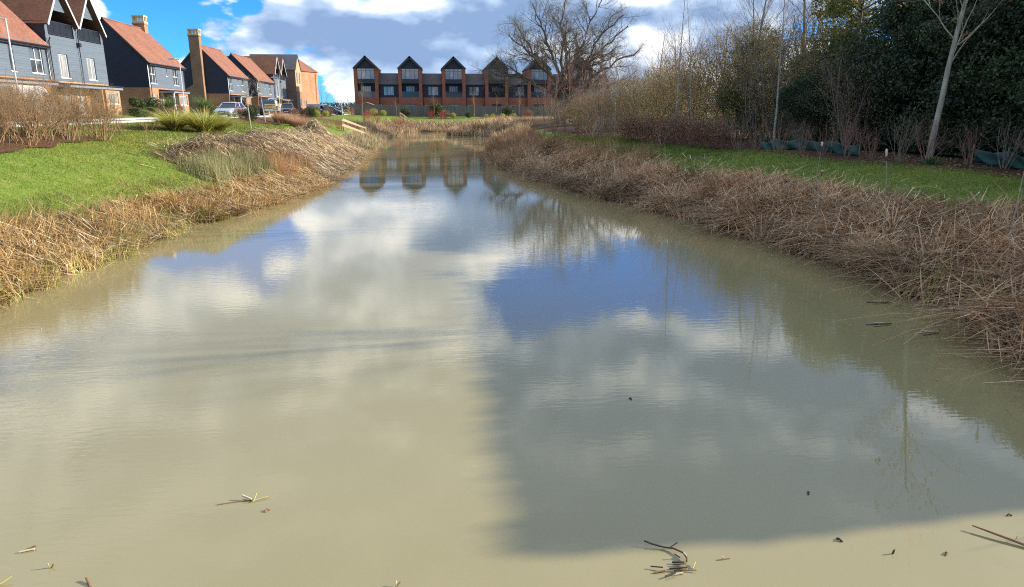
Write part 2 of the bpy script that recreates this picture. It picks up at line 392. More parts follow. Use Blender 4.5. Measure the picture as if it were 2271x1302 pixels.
lawn = m.mixc(.55, m.ramp(f1, (.3, (.085, .14, .014)), (.7, (.15, .20, .024))), m.ramp(f2, (.3, (.06, .11, .01)), (.7, (.21, .25, .045))))
dry = m.ramp(f3, (.55, (0, 0, 0)), (.72, (1, 1, 1))); lawn = m.mixc(m.mixc(1., dry, (.7, .7, .7), 'MULTIPLY'), lawn, (.25, .21, .075))
mud = m.mixc(sp.outputs[2], m.ramp(f2, (.3, (.045, .03, .016)), (.7, (.15, .10, .05))), m.ramp(f2, (.3, (.018, .013, .008)), (.7, (.05, .036, .02))))
lit_ = m.ramp(f2, (.3, (.022, .015, .01)), (.5, (.06, .035, .02)), (.72, (.13, .07, .035)))
m.base(m.mixc(sp.outputs[1], m.mixc(sp.outputs[0], mud, lawn), lit_)); m.bump(f2, .8, .05)
M['ground'] = m.m
g = link('ground', mesh_np('ground', np.stack([GX, GY, GZ], -1).reshape(-1, 3), GF, M['ground'], gcol, True)); tag(g, kind='structure')

# murky pond water
m = NT('murky pond water'); m.set(.0, .5)
v = m.coord('Object', (1, 1, 1)); f = m.noise(v, .12, 3)
m.base(m.ramp(f, (.3, (.252, .212, .100)), (.7, (.270, .227, .110))))
m.b.inputs['IOR'].default_value = 1.6
w1 = m.noise(m.coord('Object', (1.2, 4.2, 1)), 3.0, 3, .5); w2 = m.noise(m.coord('Object', (.25, .6, 1)), .9, 2)
patch = m.ramp(m.noise(m.coord('Object', (.12, .05, 1)), 1.3, 2), (.38, (.12, .12, .12)), (.62, (1, 1, 1)))
hh = m.mixc(1., m.mixc(.18, w1, w2), patch, 'MULTIPLY')
m.bump(hh, .30, .0062)
M['water'] = m.m
wv = np.array([(-14, -40, 0), (14, -40, 0), (14, 122, 0), (-14, 122, 0)], float)
tag(link('pond_water', mesh_np('pond_water', wv, np.array([[0, 1, 2, 3]]), M['water'])), kind='structure')

def strip(name, xs, ys, off, mat, kind='structure', nu=6, skirt=0):
    """sheet draped on the ground between two polylines xs=(x_a(y), x_b(y)) sampled at ys"""
    xa, xb = xs; ys = np.asarray(ys, float); t = np.linspace(0, 1, nu)
    X = xa[:, None] * (1 - t) + xb[:, None] * t; Y = np.repeat(ys[:, None], nu, 1); Z = ground_z(X, Y) + off
    n, k = X.shape; i = np.arange(n * k).reshape(n, k)
    F = np.stack([i[:-1, :-1], i[:-1, 1:], i[1:, 1:], i[1:, :-1]], -1).reshape(-1, 4)
    V = np.stack([X, Y, Z], -1).reshape(-1, 3)
    if skirt:
        e = np.concatenate([i[:, 0], i[::-1, -1]]); b = len(V); V = np.concatenate([V, V[e] - [0, 0, skirt]])
        j = np.arange(len(e) - 1); F = np.concatenate([F, np.stack([e[j], e[j + 1], b + j + 1, b + j], -1)])
    return tag(link(name, mesh_np(name, V, F, mat)), kind=kind)
m = NT('asphalt').set(.9, .2); v = m.coord(); f = m.noise(v, 30, 3); m.base(m.mixc(.5, m.ramp(f, (.3, (.075, .072, .075)), (.7, (.15, .145, .14))), m.ramp(m.noise(v, .4, 4), (.3, (.09, .087, .085)), (.7, (.13, .125, .12))))); M['asphalt'] = m.m
M['paving'] = plain('pale paving', (.42, .37, .30), .85, .2, var=.15, nscale=2)
M['kerb'] = plain('concrete kerb', (.40, .38, .34), .85, .2, var=.12)
m = NT('bark mulch').set(.95, .1); v = m.coord(); f = m.noise(v, 14, 5, .7); m.base(m.ramp(f, (.3, (.03, .017, .01)), (.5, (.09, .045, .025)), (.7, (.20, .10, .06)))); m.bump(f, 1, .05); M['mulch'] = m.m
ys = np.arange(20, 172, 2.)
one = np.ones(len(ys))
strip('road', (-22.6 * one, -18.3 * one), ys, .012, M['asphalt'], nu=8)
strip('kerb', (-18.3 * one, -18.16 * one), ys, .11, M['kerb'], nu=2, skirt=.13)
strip('pavement', (-24.6 * one, -22.75 * one), ys, .11, M['paving'], nu=4, skirt=.12)
strip('kerb', (-22.75 * one, -22.6 * one), ys, .112, M['kerb'], nu=2, skirt=.13)
strip('driveway', (np.full(12, -28.), np.full(12, -24.6)), np.linspace(89, 101, 12), .02, M['asphalt'], nu=4)
# mulched planting beds
def bed(ys, xa, xb, off=.045):
    y = np.linspace(ys[0], ys[-1], 40); a = np.interp(y, ys, xa) + .12 * np.sin(y * 3.1); b = np.interp(y, ys, xb) + .12 * np.sin(y * 2.7 + 1)
    return strip('planting_bed', (a, b), y, off, M['mulch'], nu=10)
bed([16, 22, 26, 30, 33.2], [-17.5, -17, -16.5, -15.6, -14.2], [-13.4, -13.0, -13.0, -13.2, -14.0])
bed([35.6, 37, 40, 43.5, 45], [-15.2, -16.4, -16.4, -15.4, -13.8], [-14.6, -13.8, -12.6, -11.8, -12.6])
bed([62, 66, 74, 78], [-17, -17.6, -17.4, -16.4], [-15.6, -13.6, -13.2, -15.2])
bed([90, 100, 118, 126], [-17.8, -17.9, -17.9, -17.6], [-16.8, -15.4, -15.0, -16.8])
# ================= building pieces =================
def obox(mb, o, u, n, u0, u1, z0, z1, n0, n1):
    """box in a wall's frame: along u, up z, outward n (o = corner on the wall face)"""
    o, u, n = Vector(o), Vector(u), Vector(n); z = Vector((0, 0, 1)); i = len(mb.v)
    for a in (z0, z1):
        for p, q in ((u0, n0), (u1, n0), (u1, n1), (u0, n1)): mb.v.append(tuple(o + u * p + n * q + z * a))
    fs = ((0, 3, 2, 1), (4, 5, 6, 7), (0, 1, 5, 4), (1, 2, 6, 5), (2, 3, 7, 6), (3, 0, 4, 7))
    if u.cross(n).z < 0: fs = [tuple(reversed(q)) for q in fs]
    mb.f += [tuple(i + k for k in q) for q in fs]
def window(parent, o, u, n, W, H, cols=(.5,), rows=(), fm='cream_frame', gm='glass', recess=.10, fw=.065, sill=True, name='window'):
    """o = lower corner of the opening on the outer wall face"""
    mb = MB(); r0, r1 = -recess - .05, -recess + .02
    obox(mb, o, u, n, 0, fw, 0, H, r0, r1); obox(mb, o, u, n, W - fw, W, 0, H, r0, r1)
    obox(mb, o, u, n, fw, W - fw, 0, fw, r0, r1); obox(mb, o, u, n, fw, W - fw, H - fw, H, r0, r1)
    us = [0] + [c * W for c in cols] + [W]; zs = [0] + [c * H for c in rows] + [H]
    for c in us[1:-1]: obox(mb, o, u, n, c - fw / 2, c + fw / 2, fw, H - fw, r0, r1 - .004)
    for c in zs[1:-1]:
        for i in range(len(us) - 1): obox(mb, o, u, n, us[i] + fw / 2 + .001, us[i + 1] - fw / 2 - .001, c - fw / 2, c + fw / 2, r0, r1 - .008)
    w = mb.build(name, M[fm], parent)
    for i in range(len(us) - 1):
        for j in range(len(zs) - 1):
            p = MB(); obox(p, o, u, n, us[i] + .03, us[i + 1] - .03, zs[j] + .03, zs[j + 1] - .03, r0 + .012, r0 + .03); p.build('pane', M[gm], w)
    if sill:
        s = MB(); obox(s, o, u, n, -.05, W + .05, -.06, 0, -recess, .05); s.build('sill', M[fm], w)
    return w
def gutter(parent, y0, y1, x, z):
    return MB().tube([(x, y0, z), (x, y1, z)], .06, 6).build('gutter', M['black_plastic'], parent)
def downpipe(parent, x, y, z0, z1, name='downpipe'):
    return MB().tube([(x, y, z0), (x, y, z1 - .3), (x + .12, y, z1)], .045, 6).build(name, M['black_plastic'], parent)
UY, NX = (0, 1, 0), (1, 0, 0)
UX, NY = (1, 0, 0), (0, -1, 0)
def chimney(parent, x0, x1, y0, y1, z0, z1, shoulders=None, name='chimney'):
    mb = MB(); mb.box(x0, x1, y0, y1, z0, z1 - .95)
    if shoulders: mb.prism([(x0 - shoulders[1], z0), (x0 - .002, z0), (x0 - .002, shoulders[0] + .7), (x0 - shoulders[1], shoulders[0])], y0 + .004, y1, 'y')
    mb.box(x0 - .06, x1 + .06, y0 - .06, y1 + .06, z1 - .95, z1 - .80)
    c = mb.build(name, M['brick_stack'] if shoulders else M['brick'], parent)
    cr = MB(); cr.box(x0 - .04, x1 + .04, y0 - .04, y1 + .04, z1 - .797, z1 - .62); cr.box(x0 - .06, x1 + .06, y0 - .06, y1 + .06, z1 - .15, z1)
    w = x1 - x0; d = y1 - y0
    for ux in (0, .34, .66, 1):
        for uy in (0, 1):
            cr.box(x0 + ux * (w - .16), x0 + ux * (w - .16) + .16, y0 + uy * (d - .14), y0 + uy * (d - .14) + .14, z1 - .618, z1 - .152)
    for ux in (0, 1): cr.box(x0 + ux * (w - .16), x0 + ux * (w - .16) + .16, y0 + d / 2 - .07, y0 + d / 2 + .07, z1 - .618, z1 - .152)
    cr.build('crown', M['stone'], c)
    return c
def door(parent, o, u, n, W=.95, H=2.1, mat='door'):
    mb = MB(); obox(mb, o, u, n, .07, W - .07, 0, H - .07, -.14, -.09)
    d = mb.build('door', M[mat], parent)
    f = MB(); obox(f, o, u, n, 0, .068, 0, H, -.15, -.05); obox(f, o, u, n, W - .068, W, 0, H, -.15, -.05); obox(f, o, u, n, .07, W - .07, H - .068, H, -.15, -.05)
    f.build('door_frame', M['white'], d)
    g = MB(); obox(g, o, u, n, .35, W - .35, .9, H - .3, -.088, -.08); g.build('pane', M['glass'], d)
    h = MB(); obox(h, o, u, n, W - .2, W - .16, .95, 1.15, -.085, -.03); h.build('handle', M['steel'], d)
    return d

def roof_y(parent, L, D, ze, zr, oh=.28, verge=.1, mat='tile_y', th=.14):
    """pitched roof, ridge along y; front eave towards +x"""
    k = (zr - ze) / (D / 2); mb = MB(); rx = -D / 2
    fx, fz = oh, ze - oh * k; bx, bz = -D - oh, ze - oh * k
    mb.slab((rx, -verge, zr), (fx, -verge, fz), (fx, L + verge, fz), (rx, L + verge, zr), th)
    mb.slab((rx, L + verge, zr), (bx, L + verge, bz), (bx, -verge, bz), (rx, -verge, zr), th)
    r = mb.build('roof', M[mat], parent)
    rt = MB()
    for j in range(int(L / .45)):
        y = -verge + j * (L + 2 * verge) / int(L / .45)
        rt.tube([(rx, y, zr - .01), (rx, y + (L + 2 * verge) / int(L / .45) - .02, zr - .01)], .10, 6)
    rt.build('ridge_tile', M[mat], r)
    for y in (-verge - .03, L + verge):
        v = MB(); v.slab((rx, y, zr - .1), (fx, y, fz - .1), (fx, y + .03, fz - .1), (rx, y + .03, zr - .1), .16); v.slab((rx, y + .03, zr - .1), (bx, y + .03, bz - .1), (bx, y, bz - .1), (rx, y, zr - .1), .16)
        v.build('bargeboard', M['black_plastic'], r)
    gutter(r, -verge, L + verge, fx + .05, fz - .06)
    f = MB(); f.box(.02, fx - .01, 0, L, fz - .22, fz - .17); f.box(fx - .03, fx - .005, -.02, L + .02, fz - .17, fz - .10); f.build('soffit', M['black_plastic'], r)
    return r
def gable_walls(parent, L, D, zb, ze, zr, brick, clad, fronts):
    """brick storey below, boards above; fronts = openings in the front wall ((y0,y1,z0,z1), ...)"""
    lo = [(h[0], h[1], h[2], h[3]) for h in fronts if h[3] <= zb]; hi = [(h[0], h[1], h[2] - zb, h[3] - zb) for h in fronts if h[2] >= zb]
    mb = MB(); mb.wall((0, 0, -.3), UY, (0, 0, 1), NX, L, zb + .3, [(a, b, c + .3, d + .3) for a, b, c, d in lo])
    mb.face((-D, 0, -.3), (0, 0, -.3), (0, 0, zb), (-D, 0, zb)); mb.face((0, L, -.3), (-D, L, -.3), (-D, L, zb), (0, L, zb)); mb.face((-D, L, -.3), (-D, 0, -.3), (-D, 0, zb), (-D, L, zb))
    w = mb.build('brick_wall', M[brick], parent)
    e = .03; mb = MB(); mb.wall((e, -e, zb), UY, (0, 0, 1), NX, L + 2 * e, ze - zb, [(a + e, b + e, c, d) for a, b, c, d in hi])
    mb.face((0, -e, zb - .001), (e, -e, zb - .001), (e, L + e, zb - .001), (0, L + e, zb - .001))
    c = mb.build('clad_wall', M[clad], parent)
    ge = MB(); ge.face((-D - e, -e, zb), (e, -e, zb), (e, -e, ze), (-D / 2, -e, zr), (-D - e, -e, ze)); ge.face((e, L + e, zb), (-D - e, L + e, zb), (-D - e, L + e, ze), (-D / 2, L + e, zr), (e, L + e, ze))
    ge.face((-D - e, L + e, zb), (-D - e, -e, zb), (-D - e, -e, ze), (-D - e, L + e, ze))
    ge.build('gable_cladding', M['clad_shaded'], parent)
    for y in (-e - .02, L + e - .10):
        t = MB(); t.box(e + .001, e + .03, y, y + .12, zb, ze - .05); t.build('corner_trim', M['white'], parent)
    return w
def canopy(parent, y0, y1, proj, z, posts=(), pm='white'):
    c = MB(); c.slab((0, y0, z + .24), (proj, y0, z + .12), (proj, y1, z + .12), (0, y1, z + .24), .06)
    c = c.build('canopy', M['canopy'], parent)
    f = MB(); f.box(proj - .06, proj + .02, y0, y1, z - .14, z + .05); f.box(.05, proj - .061, y0, y0 + .05, z - .14, z + .05); f.box(.05, proj - .061, y1 - .05, y1, z - .14, z + .05); f.build('fascia', M['canopy'], c)
    MB().tube([(proj + .07, y0, z + .09), (proj + .07, y1, z + .09)], .055, 6).build('gutter', M['black_plastic'], c)
    for (x, y) in posts: MB().box(x - .07, x + .07, y - .07, y + .07, -.2, z - .141).build('post', M[pm], c)
    return c
def bay(parent, y0, y1, proj, z1, brick, gm='glass'):
    W = y1 - y0; mb = MB()
    hf = (.35, W - .35, .95 + .3, z1 - .25 + .3); hs = (.25, proj - .15, .95 + .3, z1 - .25 + .3)
    mb.wall((proj, y0, -.3), UY, (0, 0, 1), NX, W, z1 + .3, [hf]); mb.wall((0, y0, -.3), UX, (0, 0, 1), NY, proj, z1 + .3, [hs])
    mb.face((proj, y1, -.3), (0, y1, -.3), (0, y1, z1), (proj, y1, z1))
    b = mb.build('bay', M[brick], parent)
    window(b, (proj, y0 + hf[0], hf[2] - .3), UY, NX, hf[1] - hf[0], hf[3] - hf[2], (.5,), gm='curtain')
    window(b, (hs[0], y0, hs[2] - .3), UX, NY, hs[1] - hs[0], hs[3] - hs[2], (.5,), gm=gm)
    return b

HX = -28.0; HZ = 3.0
def detached_house(Y0, L, label, D=7.15, ze=5.3, zr=9.1, brick='brick', ch=None, bay_at=(4.0, 6.9), upper=None, can=None, lower=None, door_at=2.75):
    root = thing('detached_house', label, 'house', (HX, Y0, HZ), group='detached houses along the road')
    zb = 2.65
    upper = upper or ((.45, 1.95, 3.05, 4.85), (4.75, 5.2, 3.9, 4.87), (6.9, 8.4, 3.05, 4.85))
    lower = lower or ((.5, 1.8, 1.0, 2.0),)
    fr = list(upper) + list(lower) + [(door_at, door_at + .95, .05, 2.15)]
    gable_walls(root, L, D, zb, ze, zr, brick, 'clad', fr)
    for i, (a, b, c, d) in enumerate(upper):
        window(root, (.03, a, c), UY, NX, b - a, d - c, (.5,) if b - a > .8 else (), (.5,) if b - a > .8 else (), gm='glass', recess=.1)
    for (a, b, c, d) in lower: window(root, (0, a, c), UY, NX, b - a, d - c, (.5,), gm='curtain')
    door(root, (0, door_at, .05), UY, NX)
    bay(root, bay_at[0], bay_at[1], 1.35, 2.15, brick)
    can = can or (2.3, 7.15)
    canopy(root, can[0], can[1], 1.5, 2.3, [(1.4, can[0] + .15)])
    roof_y(root, L, D, ze, zr)
    downpipe(root, .1, .18, .0, ze - .35); downpipe(root, .1, L - .15, .0, ze - .35)
    if ch == 'ridge': chimney(root, -4.35, -3.15, L - 1.15, L - .2, zr - 1.2, zr + 1.35)
    if ch == 'gable': chimney(root, -4.3, -2.95, -1.0, -.035, -.3, zr + 1.85, (3.1, 1.2))
    return root
detached_house(44.2, 13.1, 'grey boarded house with orange tiled roof, cut off at the left edge', ch=None,
               upper=((8.2, 8.75, 3.0, 4.87), (10.75, 12.4, 3.0, 4.87)), lower=((11.6, 12.2, .7, 2.1),), can=(2.0, 11.0), bay_at=(4.4, 6.8), door_at=9.6)
detached_house(76.1, 10.4, 'boarded house with shaded gable and a brick chimney on the far ridge end', ch='ridge')
detached_house(104.3, 11.0, 'boarded house with tall brick chimney stack up its shaded near gable', ch='gable', can=(.3, 6.5), bay_at=(3.6, 6.3), door_at=2.0, lower=((7.6, 8.8, 1, 2.0),))
detached_house(121.0, 12.3, 'boarded house without chimney, between the chimney stack house and far twin gables', can=(.3, 7), lower=((8.6, 9.8, 1, 2.0),), upper=((.6, 2.0, 3.05, 4.85), (5.0, 5.5, 3.9, 4.87), (8.2, 9.7, 3.05, 4.85)))

def twin_gable_house(Y0, L, label, D=8.5, zv=6.75, za=9.75, ground_front=True):
    root = thing('twin_gable_house', label, 'house', (HX, Y0, HZ), group='twin gabled houses with balconies')
    zb, zo = 2.6, 5.85                              # top of brick, balcony sill
    g = L / 2
    ws = [(g * .28, g * .28 + 1.45, 2.85, 4.6), (g + g * .25, g + g * .25 + 1.45, 2.85, 4.6)]
    lo = [(1.2, 2.5, .8, 2.0), (3.6, 4.55, .05, 2.15)]
    mb = MB(); mb.wall((0, 0, -.3), UY, (0, 0, 1), NX, L, zb + .3, [(a, b, c + .3, d + .3) for a, b, c, d in lo])
    mb.face((-D, 0, -.3), (0, 0, -.3), (0, 0, zb), (-D, 0, zb)); mb.face((0, L, -.3), (-D, L, -.3), (-D, L, zb), (0, L, zb)); mb.face((-D, L, -.3), (-D, 0, -.3), (-D, 0, zb), (-D, L, zb))
    mb.build('brick_wall', M['brick_buff'], root)
    e = .03
    # boards up to the balcony sill, then around each opening
    c = MB(); c.wall((e, -e, zb), UY, (0, 0, 1), NX, L + 2 * e, zo - zb, [(a + e, b + e, z0 - zb, z1 - zb) for a, b, z0, z1 in ws])
    k = (za - zv) / (g / 2)
    side = .38
    for i in range(2):
        y0 = i * g; ym = y0 + g / 2; y1 = y0 + g
        zt = zv + .95                               # top of the opening: boards fill the gable point above
        yl, yr = ym - (za - zt) / k, ym + (za - zt) / k
        a, b = y0 + side, y1 - side
        c.face((e, y0, zo), (e, a, zo), (e, a, zv + side * k), (e, y0, zv)); c.face((e, b, zo), (e, y1, zo), (e, y1, zv), (e, b, zv + side * k))
        # gable point set back a little under the verge
        gp = MB(); gp.prism([(yl, zt), (yr, zt), (ym, za - .05)], -.25, -.05, 'x'); gp.build('gable_panel', M['clad'], root)
        # balcony recess
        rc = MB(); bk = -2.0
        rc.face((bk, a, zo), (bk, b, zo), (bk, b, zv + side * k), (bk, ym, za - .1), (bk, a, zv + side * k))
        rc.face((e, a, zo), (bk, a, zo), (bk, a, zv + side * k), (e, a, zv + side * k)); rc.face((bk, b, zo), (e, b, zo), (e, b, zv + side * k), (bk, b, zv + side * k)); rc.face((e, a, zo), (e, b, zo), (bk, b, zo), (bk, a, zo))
        rc.build('balcony_recess', M['clad_shaded'], root)
        dw = window(root, (bk + .12, a + .6, zo + .02), UY, NX, b - a - 1.2, 2.1, (.33, .66), (), 'dark_frame', 'glass', sill=False, recess=.02, name='balcony_door')
        r = MB(); r.bar((-.02, a + .02, zo + 1.0), (-.02, b - .02, zo + 1.0), .05); r.bar((-.02, a + .02, zo + .08), (-.02, b - .02, zo + .08), .04)
        rl = r.build('balcony_rail', M['dark_frame'], root)
        nb = 4
        for j in range(nb):
            p = MB(); ya = a + .06 + j * (b - a - .12) / nb; p.box(-.03, -.015, ya + .02, ya + (b - a - .12) / nb - .02, zo + .1, zo + .97); p.build('glass_panel', M['rail_glass'], rl)
        # roof of this gable, ridge along x
        oh = .35; ex = -D - .1
        rf = MB(); zo_ = zv - .14 * k
        ln, rn = (y0 - .14, zo_) if i == 0 else (y0, zv), (y1 + .14, zo_) if i == 1 else (y1, zv)
        rf.slab((oh, ym, za), (ex, ym, za), (ex, ln[0], ln[1]), (oh, ln[0], ln[1]), .13); rf.slab((ex, ym, za), (oh, ym, za), (oh, rn[0], rn[1]), (ex, rn[0], rn[1]), .13)
        ro = rf.build('roof', M['tile_x'], root)
        for s, nn in ((-1, ln), (1, rn)):
            bb = MB(); bb.slab((oh + .002, ym, za - .02), (oh + .035, ym, za - .02), (oh + .035, nn[0], nn[1] - .02), (oh + .002, nn[0], nn[1] - .02), .17); bb.build('bargeboard', M['trim'], ro)
    c.build('clad_wall', M['clad'], root)
    d = MB()
    for y, s in ((-e, -1), (L + e, 1)):
        q = [(-D, y, zb), (e, y, zb), (e, y, zv), (-D, y, zv)]; d.face(*(q if s < 0 else reversed(q)))
    bkf = [(-D, L, zb), (-D, 0, zb), (-D, 0, zv), (-D, g / 2, za), (-D, g, zv), (-D, g * 1.5, za), (-D, L, zv)]; d.face(*bkf)
    d.build('side_cladding', M['clad_shaded'], root)
    for i, (a, b, z0, z1) in enumerate(ws): window(root, (e, a, z0), UY, NX, b - a, z1 - z0, (.28,) if i == 0 else (.6,), (), gm='curtain', recess=.12)
    window(root, (0, lo[0][0], lo[0][2]), UY, NX, 1.3, 1.2, (.5,), gm='curtain'); door(root, (0, 3.6, .05), UY, NX)
    bay(root, L - 3.6, L - .9, 1.2, 2.1, 'brick_buff', 'glass')
    canopy(root, -.3, L - .5, 1.35, 2.25, [(1.25, 4.9)], 'oakpost')
    hop = MB(); hop.box(e + .02, e + .25, g - .16, g + .16, zo - .55, zo - .25); hop.build('rain_hopper', M['black_plastic'], root)
    downpipe(root, e + .12, g, 2.5, zv - .1); downpipe(root, e + .1, .12, 0, zo - .2)
    return root
twin_gable_house(57.55, 9.3, 'tall grey house with twin white edged gables and recessed balconies, nearest on left')
twin_gable_house(133.6, 10.4, 'far grey house with twin pointed gables, beside the brown brick block')

# brown brick block with its gable to the pond
root = thing('brick_block', 'brown brick block with slate roof and pale gable, beside the orange one', 'building', (-26.5, 146.5, HZ))
mb = MB(); W, D = 6.2, 9
mb.wall((0, 0, -.3), UY, (0, 0, 1), NX, W, 4.3, [(.9, 2.2, 1.3, 3.0), (3.6, 4.9, 1.3, 3.0)])
mb.face((-D, 0, -.3), (0, 0, -.3), (0, 0, 8.1), (-D, 0, 8.1)); mb.face((0, W, -.3), (-D, W, -.3), (-D, W, 8.1), (0, W, 8.1)); mb.face((-D, W, -.3), (-D, 0, -.3), (-D, 0, 8.1), (-D, W / 2, 11), (-D, W, 8.1))
mb.build('brick_wall', M['brick_brown'], root)
mb = MB(); mb.wall((0, 0, 4.0), UY, (0, 0, 1), NX, W, 4.1, [(.9, 2.2, 1.4, 3.6), (3.6, 4.9, 1.4, 3.6)]); mb.face((0, 0, 8.1), (0, W, 8.1), (0, W / 2, 11)); mb.build('gable', M['brick_buff'], root)
for y in (.9, 3.6):
    window(root, (0, y, 1.0), UY, NX, 1.3, 1.7, (.5,)); window(root, (0, y, 5.4), UY, NX, 1.3, 2.2, (.5,))
mb = MB(); mb.slab((.15, W / 2, 11.05), (-D, W / 2, 11.05), (-D, -.15, 8.0), (.15, -.15, 8.0), .14); mb.slab((-D, W / 2, 11.05), (.15, W / 2, 11.05), (.15, W + .15, 8.0), (-D, W + .15, 8.0), .14); mb.build('roof', M['slate_x'], root)
# orange brick block turned towards the pond
root = thing('brick_block', 'bright orange brick block at the far end of the left row', 'building', (-26.7, 153.6, HZ), math.atan2(-2.5, 6.0))
mb = MB(); W, D, E_ = 6.3, 8, 8.1
mb.wall((0, 0, -.3), UY, (0, 0, 1), NX, W, E_ + .3, [(.7, 1.6, 1.3, 2.7)]); mb.face((-D, 0, -.3), (0, 0, -.3), (0, 0, E_), (-D, 0, E_)); mb.face((0, W, -.3), (-D, W, -.3), (-D, W, E_), (0, W, E_)); mb.face((-D, W, -.3), (-D, 0, -.3), (-D, 0, E_), (-D, W, E_))
mb.build('brick_wall', M['brick'], root); window(root, (0, .7, 1.0), UY, NX, .9, 1.4, (.5,))
mb = MB(); o = .25; zt = 11.2
mb.face((o, -o, E_), (o, W + o, E_), (-D / 2, W - 1.5, zt), (-D / 2, 1.2, zt)); mb.face((o, W + o, E_), (-D - o, W + o, E_), (-D / 2, W - 1.5, zt)); mb.face((-D - o, W + o, E_), (-D - o, -o, E_), (-D / 2, 1.2, zt), (-D / 2, W - 1.5, zt)); mb.face((-D - o, -o, E_), (o, -o, E_), (-D / 2, 1.2, zt))
mb.face((o, -o, E_ - .005), (-D - o, -o, E_ - .005), (-D - o, W + o, E_ - .005), (o, W + o, E_ - .005)); mb.build('roof', M['tile_y'], root)
downpipe(root, .08, W - .9, 0, E_ - .2)

# ================= the terrace across the end of the pond =================
m = NT('terrace window glass').set(.06, .9); v = m.coord('Object', (1.3, 1, .4)); m.base(m.ramp(m.noise(v, 1.2, 3), (.38, (.03, .036, .05)), (.52, (.09, .10, .12)), (.68, (.26, .275, .29)))); m.b.inputs['IOR'].default_value = 1.8; M['tglass'] = m.m
def terrace_unit(X0, i, first):
    """tower 4.6 m wide from X0, then a lower link of 3.8 m; front faces -y at y = 0"""
    names = ['leftmost', 'second from left', 'third from left', 'fourth from left', 'fifth from left', 'sixth, behind the oak trunk,']
    lab = ['leftmost gabled tower house of far terrace, next to the parked cars', 'second gabled tower house from left in the far terrace', 'third gabled tower house from left in the far terrace',
           'fourth gabled tower house from left in the far terrace', 'fifth gabled tower house of far terrace, half behind oak branches', 'sixth gabled tower house of far terrace, behind the oak trunk'][i]
    root = thing('terraced_house', lab, 'house', (X0, 142, 2.2), group='gabled tower houses of the far terrace')
    W, D, ze, za, pw = 4.55, 9.0, 8.95, 11.5 - .9, .62
    za = 11.1
    f1, f2 = 3.6, 6.3                                # floor levels
    t = MB()
    t.box(0, pw, 0, D, -.3, ze); t.box(W - pw, W, 0, D, -.3, ze)
    t.wall((pw, .03, -.3), UX, (0, 0, 1), NY, W - 2 * pw, f1 + .3, [(.6, 2.6, .3 + .9, .3 + 2.3)])
    t.build('brick_wall', M['brick_red'], root)
    window(root, (pw + .6, .03, .9), UX, NY, 2.0, 1.4, (.5,), fm='dark_frame')
    s = MB(); a, b = pw, W - pw
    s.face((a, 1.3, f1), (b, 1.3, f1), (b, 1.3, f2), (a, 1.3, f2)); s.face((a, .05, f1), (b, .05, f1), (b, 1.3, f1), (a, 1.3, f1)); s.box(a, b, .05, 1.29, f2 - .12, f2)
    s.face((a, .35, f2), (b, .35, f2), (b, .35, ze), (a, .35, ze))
    s.build('recess_cladding', M['clad_shaded'], root)
    w = window(root, (a + .75, 1.2, f1 + .02), UX, NY, 1.7, 2.1, (.25, .5, .75), (), 'dark_frame', 'tglass', recess=.02, sill=False, name='balcony_door')
    w2 = window(root, (a + .02, .26, f2 + .62), UX, NY, b - a - .04, 2.0, (.25, .5, .75), (.78,), 'dark_frame', 'tglass', recess=.02, sill=False)
    p = MB(); p.box(a, b, .02, .07, f2 - .12, f2 + .62); p.build('balcony_panel', M['dark_frame'], root)
    gr = MB(); gr.bar((a, .06, f1 + 1.05), (b, .06, f1 + 1.05), .05); gr.box(a, b, .05, .065, f1 + .05, f1 + 1.02); gr.build('balustrade', M['carglass'], root)
    g = MB(); g.face((0, .3, ze), (W, .3, ze), (W / 2, .3, za)); g.build('gable', M['clad_shaded'], root); g = MB(); g.face((W, D, ze), (0, D, ze), (W / 2, D, za)); g.build('rear_gable', M['clad_shaded'], root)
    r = MB(); o = .15; kk = (za - ze) / (W / 2); zo = ze - o * kk
    r.slab((W / 2, -.25, za + .15), (W / 2, D, za + .15), (-o, D, zo + .15), (-o, -.25, zo + .15), .15); r.slab((W / 2, D, za + .15), (W / 2, -.25, za + .15), (W + o, -.25, zo + .15), (W + o, D, zo + .15), .15)
    ro = r.build('roof', M['slate_xx'], root)
    for sgn in (-1, 1):
        bb = MB(); x1 = W / 2 + sgn * (W / 2 + o); bb.slab((W / 2, -.29, za + .12), (W / 2, -.252, za + .12), (x1, -.252, zo + .12), (x1, -.29, zo + .12), .38); bb.build('bargeboard', M['dark_frame'], ro)
    # link
    x0, x1, yl = W, 8.35, .9
    k = MB(); k.wall((x0, yl, -.3), UX, (0, 0, 1), NY, x1 - x0, f1 + .3, [(.5, 1.5, .3, 2.4)]); k.build('link_wall', M['brick_red'], root)
    door(root, (x0 + .5, yl, 0), UX, NY, 1.0, 2.1, 'dark_int')
    wx = [.9, 1.1, .7, 1.3, 1.0, 1.0][i]
    k = MB(); k.wall((x0, yl - .03, f1), UX, (0, 0, 1), NY, x1 - x0, 2.5, [(wx, wx + 2.0, .35, 2.05)]); k.build('link_cladding', M['clad_shaded'], root)
    window(root, (x0 + wx, yl - .03, f1 + .35), UX, NY, 2.0, 1.7, (.333, .666), (), 'dark_frame', 'tglass', sill=False)
    r = MB(); r.slab((x0 + .001, yl - .3, 6.02), (x1 - .001, yl - .3, 6.02), (x1 - .001, D / 2, 8.25), (x0 + .001, D / 2, 8.25), .14); r.slab((x1 - .001, D - .5, 6.02), (x0 + .001, D - .5, 6.02), (x0 + .001, D / 2, 8.25), (x1 - .001, D / 2, 8.25), .14)
    lr = r.build('link_roof', M['slate_xx'], root)
    MB().tube([(x0, yl - .36, 5.98), (x1, yl - .36, 5.98)], .06, 6).build('gutter', M['black_plastic'], lr)
